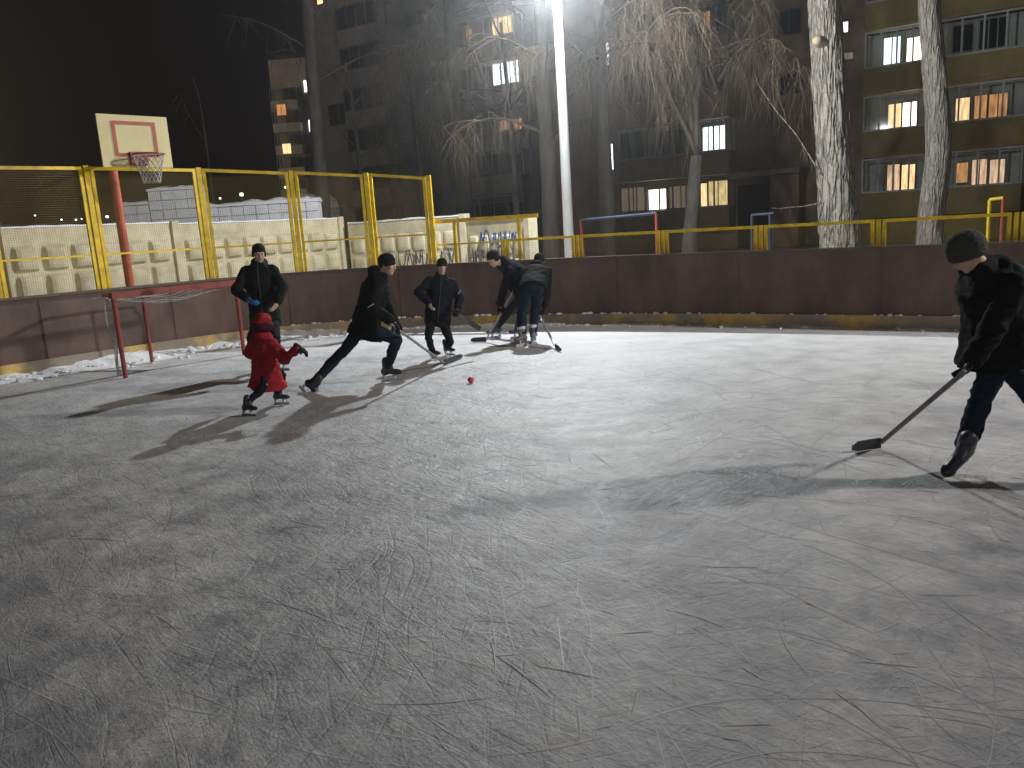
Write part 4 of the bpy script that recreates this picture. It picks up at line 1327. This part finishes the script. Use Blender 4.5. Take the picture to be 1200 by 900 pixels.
SOLE = .105    # ankle joint above the ice when the skate stands flat, added to the boot height
def skate(parent, ankle, fdir, shin, s, boot_m, vox, label=None, blade=True, cuff=None):
    """boot with toe cap, heel and cuff; holder and steel blade underneath"""
    f = Vector(fdir).normalized()
    u = Vector(shin).normalized()
    u = (u - f * u.dot(f)).normalized()
    r_ = f.cross(u)
    A = Vector(ankle)
    bm = bmesh.new()
    sole = A - u * .085 * s
    capsule(bm, A + u * .095 * s - f * .005 * s, .050 * s, A - u * .015 * s - f * .01 * s, .050 * s)
    ellipsoid(bm, A - u * .042 * s - f * .028 * s, (r_, f, u), (.040 * s, .058 * s, .050 * s))
    capsule(bm, A - u * .035 * s + f * .02 * s, .044 * s, A - u * .052 * s + f * .125 * s, .035 * s)
    ellipsoid(bm, A - u * .053 * s + f * .135 * s, (r_, f, u), (.040 * s, .055 * s, .032 * s))
    ellipsoid(bm, A + u * .02 * s + f * .045 * s, (r_, f, u), (.030 * s, .030 * s, .07 * s))
    b = link("skate", fuse(bm, vox, 4), boot_m, parent, smooth=True)
    if label: b["label"] = label
    if blade:
        bm = bmesh.new()
        for x0, x1 in ((-.055, -.01), (.075, .125)):
            bar(bm, sole + f * x0 * s + u * .01 * s, sole + f * (x0 + .012) * s - u * .048 * s, .018 * s, .05 * s, r_)
        bar(bm, sole - f * .075 * s - u * .050 * s, sole + f * .155 * s - u * .050 * s, .014 * s, .014 * s, u)
        link("blade_holder", bm, mat("skate_holder", (.45, .46, .48), .4), b)
        bm = bmesh.new()
        bar(bm, sole - f * .085 * s - u * .068 * s, sole + f * .165 * s - u * .068 * s, .004 * s, .024 * s, u)
        link("blade", bm, STEEL, b)
    if cuff:
        bm = bmesh.new()
        tube(bm, [A + u * .085 * s, A + u * .125 * s], .066 * s, 14)
        link("cuff", bm, cuff, b)
    return b

def person(label, s, pelvis, neck, head, face, right, fwd, feet, hands, mats, vox=.014, coat=None, hat='beanie', hood=None, fold=.007, shoulder=.160, bulk=1.0, hands_in=None, leg_bulk=1.0, hip_w=.095, group=None, elbow_hint=None, eyes=False, hat_scale=1.0, thin=None, boot=1.0, collar=False):
    """feet: two of (ankle, foot dir, knee hint, blade?); hands: two of dict(pos/grip) in order right, left.
    mats: jacket, trousers, hat, boots, glove_r, glove_l"""
    pelvis, neck, head = Vector(pelvis), Vector(neck), Vector(head)
    right = Vector(right).normalized()
    fwd = Vector(fwd).normalized()
    spine = (neck - pelvis)
    sl = spine.length
    sp = spine.normalized()
    rS = (right - sp * right.dot(sp)).normalized()
    fS = sp.cross(rS).normalized()
    if fS.dot(fwd) < 0: fS = -fS
    sh = [neck - sp * .095 * s + rS * shoulder * s * bulk ** .5, neck - sp * .095 * s - rS * shoulder * s * bulk ** .5]
    up = Vector((0, 0, 1))
    hips = [pelvis + rS * hip_w * s - sp * .03 * s, pelvis - rS * hip_w * s - sp * .03 * s]
    # --- limbs
    arms = []
    L1, L2 = .30 * s, .27 * s
    for k in (0, 1):
        h = hands[k]
        sgn = 1 if k == 0 else -1
        hint = Vector(h.get('hint', tuple(rS * sgn * .7 - fS * .4 - up * .4)))
        if 'grip' in h:
            g = Vector(h['grip']); t = Vector(h['axis']).normalized()
            e0, _ = ik(sh[k], g, L1, L2 + .07 * s, hint)
            d = (g - e0).normalized()
            d = (d - t * d.dot(t) * .85).normalized()
            n = t.cross(d).normalized()
            if n.dot(Vector(h.get('palm', tuple(fS)))) < 0: n = -n
            wr = g - d * .080 * s - n * .028 * s
        else:
            wr = Vector(h['pos'])
            d = None
        e, wr = ik(sh[k], wr, L1, L2, hint)
        if d is None:
            d = (wr - e).normalized() if 'dir' not in h else Vector(h['dir']).normalized()
            n = Vector(h.get('palm', tuple(-rS * sgn)))
            n = (n - d * n.dot(d)).normalized()
        arms.append((sh[k], e, wr, d, n))
    legs = []
    for k in (0, 1):
        an, fd_, hint, bl = feet[k]
        ll = .415 * s if thin is None else max(.30 * s, min(.415 * s, (Vector(an) - hips[k]).length * thin))
        kn, an2 = ik(hips[k], an, ll, ll, hint)
        legs.append((hips[k], kn, Vector(an), Vector(fd_)))
    # --- body: one continuous figure
    bm = bmesh.new()
    f_, r_, u_ = head_shapes(bm, head, Vector(face), (sp * .35 + up).normalized() if abs(Vector(face).normalized().dot(up)) < .9 else sp, s * 1.02)
    capsule(bm, neck - sp * .03 * s, .055 * s, head - u_ * .05 * s - f_ * .02 * s, .052 * s)
    loft(bm, [(pelvis - sp * .08 * s, rS, fS, .10 * s, .08 * s), (pelvis, rS, fS, .14 * s, .10 * s), (pelvis + sp * sl * .35, rS, fS, .125 * s, .085 * s), (pelvis + sp * sl * .75, rS, fS, .15 * s, .10 * s), (neck - sp * .07 * s, rS, fS, .14 * s, .07 * s), (neck, rS, fS, .05 * s, .05 * s)])
    for a in arms:
        capsule(bm, a[0], .045 * s, a[1], .036 * s); capsule(bm, a[1], .036 * s, a[2], .026 * s)
        capsule(bm, a[2], .026 * s, a[2] + a[3] * .05 * s, .028 * s)
    for l in legs:
        capsule(bm, l[0], .070 * s, l[1], .050 * s); capsule(bm, l[1], .050 * s, l[2], .036 * s)
        capsule(bm, l[2], .030 * s, l[2] + l[3].normalized() * .03 * s - Vector((0, 0, .02 * s)), .024 * s)
    for k in (0, 1):
        if mats[4 + k] is None:
            hb = hand_mesh(arms[k][2], arms[k][3], arms[k][4], 1 if k == 0 else -1, s, 1.0, hands[k].get('curl', .8))
            me_ = bpy.data.meshes.new("t"); hb.to_mesh(me_); hb.free(); bm.from_mesh(me_); bpy.data.meshes.remove(me_)
    body = link("person", fuse(bm, min(vox, .009), 3), SKIN, smooth=True)
    tag(body, label, "person", group)
    # --- eyes and mouth
    if eyes:
        for k in (-1, 1):
            bm = bmesh.new()
            ellipsoid(bm, head + u_ * .002 * s + f_ * .083 * s + r_ * k * .031 * s, (r_, f_, u_), (.013 * s, .009 * s, .007 * s), 10, 8)
            link("eye", bm, mat("eye_dark", (.05, .04, .035), .25), body, smooth=True)
        bm = bmesh.new()
        ellipsoid(bm, head - u_ * .066 * s + f_ * .094 * s, (r_, f_, u_), (.021 * s, .005 * s, .0045 * s), 10, 6)
        link("mouth", bm, mat("lips", (.36, .16, .13), .5), body, smooth=True)
    # --- trousers
    bm = bmesh.new()
    lb = leg_bulk
    ellipsoid(bm, pelvis - sp * .02 * s, (rS, fS, sp), (.165 * s, .125 * s, .13 * s))
    for l in legs:
        capsule(bm, l[0], .092 * s * lb, l[1], .066 * s * lb)
        lo2 = l[1].lerp(l[2], .92)
        capsule(bm, l[1], .066 * s * lb, lo2, .056 * s * lb)
        ellipsoid(bm, l[1].lerp(l[2], .35) - (l[3] - l[3].project(l[1] - l[2])).normalized() * .012 * s, (rS, fS, (l[1] - l[2]).normalized()), (.060 * s * lb, .066 * s * lb, .12 * s))
    link("trousers", fuse(bm, vox, 5, fold, 8, s), mats[1], body, smooth=True)
    # --- jacket
    bm = bmesh.new()
    bk = bulk
    hem = coat if coat is not None else -.10
    rings = []
    if hem < -.15:
        dn = (sp * .4 + up * .6).normalized()
        fl = 1.22 if hem < -.3 else 1.0
        rings += [(pelvis + dn * hem * s, rS, fS, .205 * s * bk * fl, .180 * s * bk * fl), (pelvis + dn * hem * .5 * s, rS, fS, .195 * s * bk, .155 * s * bk)]
    else:
        rings += [(pelvis + sp * hem * s, rS, fS, .180 * s * bk, .140 * s * bk)]
    rings += [(pelvis + sp * .02 * s, rS, fS, .182 * s * bk, .138 * s * bk), (pelvis + sp * sl * .35, rS, fS, .170 * s * bk, .128 * s * bk), (pelvis + sp * sl * .70, rS, fS, .195 * s * bk, .138 * s * bk),
              (neck - sp * .12 * s, rS, fS, .195 * s * bk, .120 * s * bk), (neck - sp * .06 * s, rS, fS, .165 * s * bk, .100 * s * bk), (neck - sp * .015 * s, rS, fS, .105 * s * bk, .085 * s * bk), (neck + sp * .035 * s, rS, fS, .075 * s, .072 * s)]
    loft(bm, rings, 28)
    for a in arms:
        capsule(bm, a[0], .070 * s * bk, a[1], .060 * s * bk)
        capsule(bm, a[1], .062 * s * bk, a[1].lerp(a[2], .90), .050 * s * bk)
    if hood:
        ellipsoid(bm, neck + sp * .01 * s - fS * .07 * s, (rS, fS, sp), (.115 * s, .075 * s, .075 * s))
        capsule(bm, neck + fS * .05 * s + rS * .05 * s, .045 * s, neck + fS * .05 * s - rS * .05 * s, .045 * s)
    if collar:
        ellipsoid(bm, neck + (head - neck) * .33 + fS * .035 * s, (rS, fS, sp), (.115 * s, .125 * s, .075 * s))
    if hood == 'up':
        ellipsoid(bm, head + u_ * -.012 * s - f_ * .03 * s, (r_, f_, u_), (.140 * s, .140 * s, .150 * s))
    j = link("jacket", fuse(bm, vox, 4, fold * 1.2, 7, s + 2), mats[0], body, smooth=True)
    # --- hat
    if hat:
        bm = bmesh.new()
        if hat == 'beanie':
            N_ = 24
            rings = []
            tilt = (u_ - f_ * .36).normalized()
            fr2 = r_.cross(tilt).normalized() * -1
            hs = hat_scale
            for hgt, k in ((-.035, .93), (-.02, 1.02), (.0, 1.05), (.03, 1.06), (.055, 1.02), (.078, .93), (.097, .78), (.111, .57), (.118, .34), (.121, .10)):
                rings.append((head + tilt * (hgt * hs + .006) * s - f_ * .004 * s, r_, fr2, .084 * s * k * hs, .101 * s * k * hs))
            loft(bm, rings, N_)
            link("beanie", fuse(bm, .007, 2, .003, 30, s), mats[2], body, smooth=True)
        elif hat == 'cap':
            ellipsoid(bm, head + u_ * .058 * s - f_ * .008 * s, (r_, f_, u_), (.086 * s, .104 * s, .080 * s))
            capsule(bm, head + u_ * .055 * s + f_ * .085 * s + r_ * .03 * s, .014 * s, head + u_ * .055 * s + f_ * .085 * s - r_ * .03 * s, .014 * s)
            for k in (-1, 1):
                ellipsoid(bm, head - u_ * .0 * s + r_ * k * .078 * s - f_ * .015 * s, (r_, f_, u_), (.016 * s, .045 * s, .055 * s))
            ellipsoid(bm, head - u_ * .01 * s - f_ * .080 * s, (r_, f_, u_), (.060 * s, .025 * s, .055 * s))
            link("cap", fuse(bm, .007, 3, .003, 30, s), mats[2], body, smooth=True)
    # --- gloves
    for k in (0, 1):
        if mats[4 + k] is not None:
            a = arms[k]
            hb = hand_mesh(a[2], a[3], a[4], 1 if k == 0 else -1, s * 1.08, 1.35, hands[k].get('curl', .8))
            capsule(hb, a[2] - a[3] * .05 * s, .040 * s, a[2] + a[3] * .01 * s, .036 * s)
            link("glove", fuse(hb, .006, 2), mats[4 + k], body, smooth=True)
    # --- skates
    for k in (0, 1):
        an, fd_, hint, bl = feet[k]
        shin = legs[k][1] - legs[k][2]
        skate(body, an, fd_, Vector(bl) if isinstance(bl, tuple) else shin * .35 + up * .65 * shin.length, s * boot, mats[3], .008 if vox < .013 else .010, None, True, mats[6] if len(mats) > 6 else None)
    return body, dict(head=head, f=f_, r=r_, u=u_, neck=neck, sp=sp, rS=rS, fS=fS, pelvis=pelvis)

def cloth(name, col, var=.25, rough=.85):
    return mat(name, col, rough, var=var, vscale=5, bump=.35, bscale=60, spec=.06)
BLK_J = cloth("black_jacket", (.009, .010, .0105)); BLK_G = cloth("black_green_jacket", (.014, .017, .015)); NAVY_J = cloth("navy_jacket", (.011, .0135, .020))
DK_T = cloth("dark_trousers", (.012, .014, .019)); NAVY_T = cloth("navy_trousers", (.014, .022, .034)); GREY_H = cloth("grey_knit", (.055, .058, .055))
BLK_H = cloth("black_knit", (.018, .018, .018)); RED_C = cloth("red_coat", (.26, .022, .030), .2); BOOT = mat("black_boot", (.022, .022, .026), .45, var=.3)
BOOTN = mat("navy_boot", (.03, .034, .06), .45, var=.3); BOOTG = mat("grey_boot", (.12, .12, .125), .5, var=.3); GLV = cloth("black_glove", (.016, .016, .018)); BLU = cloth("blue_glove", (.04, .13, .34))
WHITEC = cloth("white_mark", (.6, .62, .64))
def foot(g, s, lift=0.0):
    """ankle joint for a blade that touches the ice at g"""
    return Vector((g[0], g[1], .165 * s + lift))

from mathutils.bvhtree import BVHTree
def settle(body):
    """move the origin of a finished person to the ice under the feet"""
    lo = min(body.data.vertices, key=lambda v: v.co.z).co
    xs = [v.co for v in body.data.vertices]
    base = Vector((sum(c.x for c in xs) / len(xs), sum(c.y for c in xs) / len(xs), 0))
    stack = [body]
    while stack:
        o = stack.pop()
        o.data.transform(Matrix.Translation(-base))
        stack += [c for c in o.children]
    body.location = base
def child_named(body, nm):
    return next(c for c in body.children if c.name.split('.')[0] == nm)
def surf(body, part, pts, d):
    """points dropped on the surface of a part along direction d, pushed 3 mm out"""
    me = child_named(body, part).data
    t = BVHTree.FromPolygons([v.co.copy() for v in me.vertices], [tuple(p.vertices) for p in me.polygons])
    d = Vector(d).normalized()
    out = []
    for p in pts:
        h = t.ray_cast(Vector(p) - d * 1.2, d)
        if h[0] is not None: out.append(h[0] - d * .003)
    return out
def zipper(body, j, s, label="zip"):
    f = j['fS']
    n = 14
    pts = [j['neck'].lerp(j['pelvis'], -.02 + 1.18 * k / (n - 1)) for k in range(n)]
    q = surf(body, "jacket", pts, -f)
    if len(q) > 3:
        bm = bmesh.new()
        tube(bm, q, .007 * s, 6)
        link("zip", bm, mat("zip_metal", (.07, .07, .075), .4, metal=.5), body)
def mark(body, part, centre, d, w, h, m, name="logo", tilt=0.0):
    d = Vector(d).normalized()
    a, b = frame_of(d)
    a, b = a * math.cos(tilt) + b * math.sin(tilt), b * math.cos(tilt) - a * math.sin(tilt)
    bm = bmesh.new()
    for sx in (-1, -.33, .33):
        q = surf(body, part, [Vector(centre) + a * w * (sx + .33 * 1) * .5, Vector(centre) + a * w * (sx + 1.0) * .5], d)
        if len(q) == 2:
            bar(bm, q[0], q[1], h, .006, d.cross(a))
    if len(bm.verts): link(name, bm, m, body)
    else: bm.free()
# man standing before the goal
s = .97
mn, jm = person("man in a black jacket and black cap standing beside the goal with one blue glove", s, (-3.237, 10.68, 0.691), (-3.227, 10.64, 1.428), (-3.193, 10.6, 1.56), (.40, -.9, -.12), (-1, -.12, 0), (.1, -1, 0),
       [(foot((-3.354, 10.563, 0.0), s), (.1, -1, 0), (0, -1, 0), 0), (foot((-3.102, 10.605, 0.0), s), (.85, -.5, 0), (0.3, -1, 0), 0)],
       [dict(pos=(-3.338, 10.36, 0.999), hint=(-1, .2, -.3), dir=(.7, -.3, -.5), palm=(1, .2, 0), curl=.7), dict(pos=(-2.967, 10.38, 0.92), hint=(1, .3, -.2), dir=(-.5, -.4, -.7), palm=(-1, .2, 0), curl=.7)],
       [BLK_G, DK_T, BLK_H, BOOT, BLU, None], vox=.014, hat='cap', hood=True, eyes=True, bulk=1.16)
zipper(mn, jm, s); settle(mn)
# child in a red coat
s = .70
child, cj = person("small child in a hooded red coat running on the ice seen from behind", s, (-2.514, 8.12, 0.487), (-2.486, 8.08, 0.774), (-2.462, 8.08, 0.903), (.75, .6, -.1), (.75, -.6, 0), (.7, .7, 0),
       [(foot((-2.486, 8.321, 0.0), s), (.9, -.1, 0), (.6, .5, .2), 0), (foot((-2.668, 7.859, -0.0), s), (.8, -.3, -.0), (.6, .1, .2), 0)],
       [dict(pos=(-2.103, 7.92, 0.651), hint=(0, -.2, -1), dir=(.8, -.1, -.6), palm=(-.4, .3, -1), curl=.45), dict(pos=(-2.699, 8.42, 0.513), hint=(-.6, .2, -.6), palm=(1, 0, 0))],
       [RED_C, DK_T, BLK_H, BOOT, GLV, GLV], vox=.011, coat=-.36, hat=None, hood='up', bulk=1.24, fold=.012, hip_w=.07, thin=.56)
bm = bmesh.new()
h_ = cj['head']
ellipsoid(bm, h_ - cj['u'] * .035 - cj['f'] * .022, (cj['r'], cj['f'], cj['u']), (.116, .118, .066))
link("scarf", fuse(bm, .008, 3, .006, 20), cloth("dark_scarf", (.05, .018, .028)), child, smooth=True)
settle(child)
# skater pushing off
s = .97
sk, js = person("skater in black lunging to the right with one leg stretched back", s, (-1.623, 9.12, 0.729), (-1.414, 9.1, 1.271), (-1.315, 9.08, 1.376), (.95, -.35, -.22), (.15, -1, 0), (1, .1, 0),
       [(foot((-1.458, 9.286, -0.0), s), (.98, -.1, 0), (1, 0, .3), 0), ((-2.258, 8.95, 0.095), (.62, -.12, -.78), (.8, 0, -.35), (.75, 0, .66))][::1],
       [dict(grip=(-1.261, 8.86, 0.68), axis=(0.294, 0.832, -0.47), palm=(-.3, .4, 0), hint=(-.6, -.5, -.2)), dict(pos=(-1.318, 9.3, 0.69), hint=(-.2, .6, -.6), palm=(0, -1, 0))],
       [BLK_J, NAVY_T, BLK_H, BOOT, GLV, GLV], vox=.013, hat='beanie', hood=True, bulk=1.24, leg_bulk=1.0, coat=-.16)
mark(sk, "jacket", (-1.499, 8.95, 0.934), (0, 1, -.05), .075, .022, WHITEC, "logo", .5); settle(sk)
# boy with hand on hip
s = .79
by, jb = person("boy in a puffy dark jacket facing the camera with his elbow out", s, (-0.948, 10.78, 0.551), (-0.857, 10.76, 1.109), (-0.831, 10.72, 1.257), (.12, -1, -.12), (-1, -.1, 0), (.1, -1, 0),
       [(foot((-1.059, 10.756, 0.0), s), (.75, -.6, 0), (-.1, -1, 0), 0), (foot((-0.876, 10.98, 0.0), s), (.75, -.6, 0), (.3, -1, 0), 0)],
       [dict(pos=(-1.025, 10.56, 0.784), hint=(-1, .1, .25), dir=(.3, -.3, -.8), palm=(.8, .4, 0)), dict(grip=(-0.688, 10.6, 0.635), axis=(0.722, 0.351, -0.596), hint=(.5, .6, -.6), palm=(-1, .2, 0))],
       [NAVY_J, DK_T, BLK_H, BOOT, None, GLV], vox=.011, hat='beanie', hood=True, eyes=True, bulk=1.26, leg_bulk=1.0, fold=.009)
zipper(by, jb, s)
mark(by, "jacket", (-0.633, 10.75, 0.88), (0, 1, 0), .05, .016, WHITEC, "reflective_strip", .9); settle(by)
# two players bending over the ball by the boards
s = .95
pb, jpb = person("player in a black cap bending far forward over a grey stick beside the boards", s, (0.366, 12.55, 0.888), (-0.044, 12.3, 1.155), (-0.161, 12.2, 1.25), (-.75, -.42, -.5), (.25, .97, 0), (-1, .2, -.4),
       [(foot((0.163, 12.35, 0.0), s), (-.9, -.3, 0), (-1, 0, .2), 0), (foot((-0.184, 12.506, 0.0), s), (-.9, -.35, 0), (-1, 0, .2), 0)],
       [dict(grip=(0.111, 12.1, 0.753), axis=(-0.543, -0.119, -0.831), hint=(.6, .5, -.3), palm=(-1, 0, 0)), dict(grip=(-0.102, 12.05, 0.435), axis=(-0.543, -0.119, -0.831), hint=(-.2, -.6, -.1), palm=(-1, 0, 0))],
       [NAVY_J, DK_T, BLK_H, BOOTN, GLV, GLV], vox=.013, hat='cap', hood=True, bulk=1.15)
settle(pb)
s = .95
ph, jph = person("player in navy trousers hunched over with back turned beside the bending player", s, (0.397, 11.7, 0.828), (0.479, 12.15, 1.06), (0.531, 12.32, 1.165), (.1, .9, -.5), (1, -.1, 0), (.05, 1, -.2),
       [(foot((0.352, 11.706, 0.0), s), (.3, .9, 0), (0, 1, 0), 0), (foot((0.195, 11.511, 0.0), s), (-.6, -.5, 0), (-.2, 1, 0), 0)],
       [dict(grip=(0.488, 11.8, 0.336), axis=(0.166, -0.909, -0.381), hint=(1, -.3, 0), palm=(-1, 0, 0)), dict(pos=(0.215, 12.1, 0.527), hint=(-1, -.3, 0), palm=(1, 0, 0))],
       [BLK_J, NAVY_T, BLK_H, BOOTG, GLV, GLV, WHITEC], vox=.013, hat='beanie', hood=True, bulk=1.2, leg_bulk=1.2, fold=.005)
settle(ph)
# player in the right foreground
s = .88
p7, j7 = person("player in grey knit hat and black jacket at the right edge reaching a stick forward", s, (3.027, 4.9, 0.896), (2.94, 4.86, 1.267), (2.76, 4.8, 1.383), (-.80, .22, -.60), (-.15, .98, 0), (-1, -.1, -.15),
       [(foot((3.359, 4.524, 0.0), s), (-.9, .1, 0), (-.9, 0, .2), 0), ((2.781, 4.76, 0.176), (-.72, -.38, -.42), (-1, -.1, .2), (.40, -.15, .9))],
       [dict(pos=(3.119, 5.2, 0.688), hint=(.5, .3, -.3), palm=(0, -1, 0)), dict(grip=(2.62, 4.6, 0.665), axis=(0.014, 0.805, -0.593), hint=(.8, -.3, -.2), palm=(.2, .9, 0))],
       [BLK_J, NAVY_T, GREY_H, BOOTN, GLV, GLV], vox=.010, hat='beanie', hood=True, eyes=True, bulk=1.42, fold=.009, coat=-.22, leg_bulk=1.22, hat_scale=1.22, boot=1.25, collar=True)
bm = bmesh.new()
ellipsoid(bm, j7['neck'] - j7['fS'] * .13 - j7['sp'] * .16, (j7['rS'], j7['fS'], j7['sp']), (.17, .09, .17))
link("hood", fuse(bm, .010, 3, .012, 9), cloth("teal_grey_hood", (.045, .065, .075)), p7, smooth=True)
settle(p7)

# their sticks
def ext(a, b, t): return tuple(Vector(a) + (Vector(a) - Vector(b)).normalized() * t)
def st(g, heel, toe, back, label, m=None):
    return stick(ext(g, heel, back), heel, toe, label, m)
st((-1.261, 8.86, 0.68), (-0.863, 10.139, 0.0), (-0.623, 10.663, 0.0), .12, "hockey stick of the lunging skater with its blade at the boy's feet")
st((2.62, 4.6, 0.665), (2.585, 5.447, 0.0), (2.36, 5.431, 0.0), .10, "grey hockey stick of the player at the right edge", mat("taped_shaft", (.17, .16, .155), .6, var=.25))
st((0.111, 12.1, 0.753), (-0.351, 12.101, 0.0), (-0.577, 12.198, 0.0), .18, "pale grey hockey stick under the bending player", mat("pale_shaft", (.45, .45, .44), .5, var=.1))
st((0.488, 11.8, 0.336), (0.634, 10.998, 0.0), (0.66, 10.678, 0.0), .30, "thin pale hockey stick of the hunched player near the far boards", mat("pale_shaft", (.45, .45, .44), .5, var=.1))
# the boy's stick is lifted off the ice
hb_, he_, ht_ = (-0.688, 10.6, 0.635), (-0.533, 10.7, 0.489), (-0.381, 10.76, 0.374)
t = empty("hockey_stick", (he_[0], he_[1], 0), 0, "black hockey stick the boy holds off the ice pointing right", "hockey stick")
o = Vector((he_[0], he_[1], 0))
bm = bmesh.new(); bar(bm, Vector(ext(hb_, he_, .06)) - o, Vector(he_) - o, .032, .024); link("shaft", bm, BLADEM, t)
bm = bmesh.new(); bar(bm, Vector(he_) - o, Vector(ht_) - o, .012, .07); link("blade", bm, BLADEM, t)
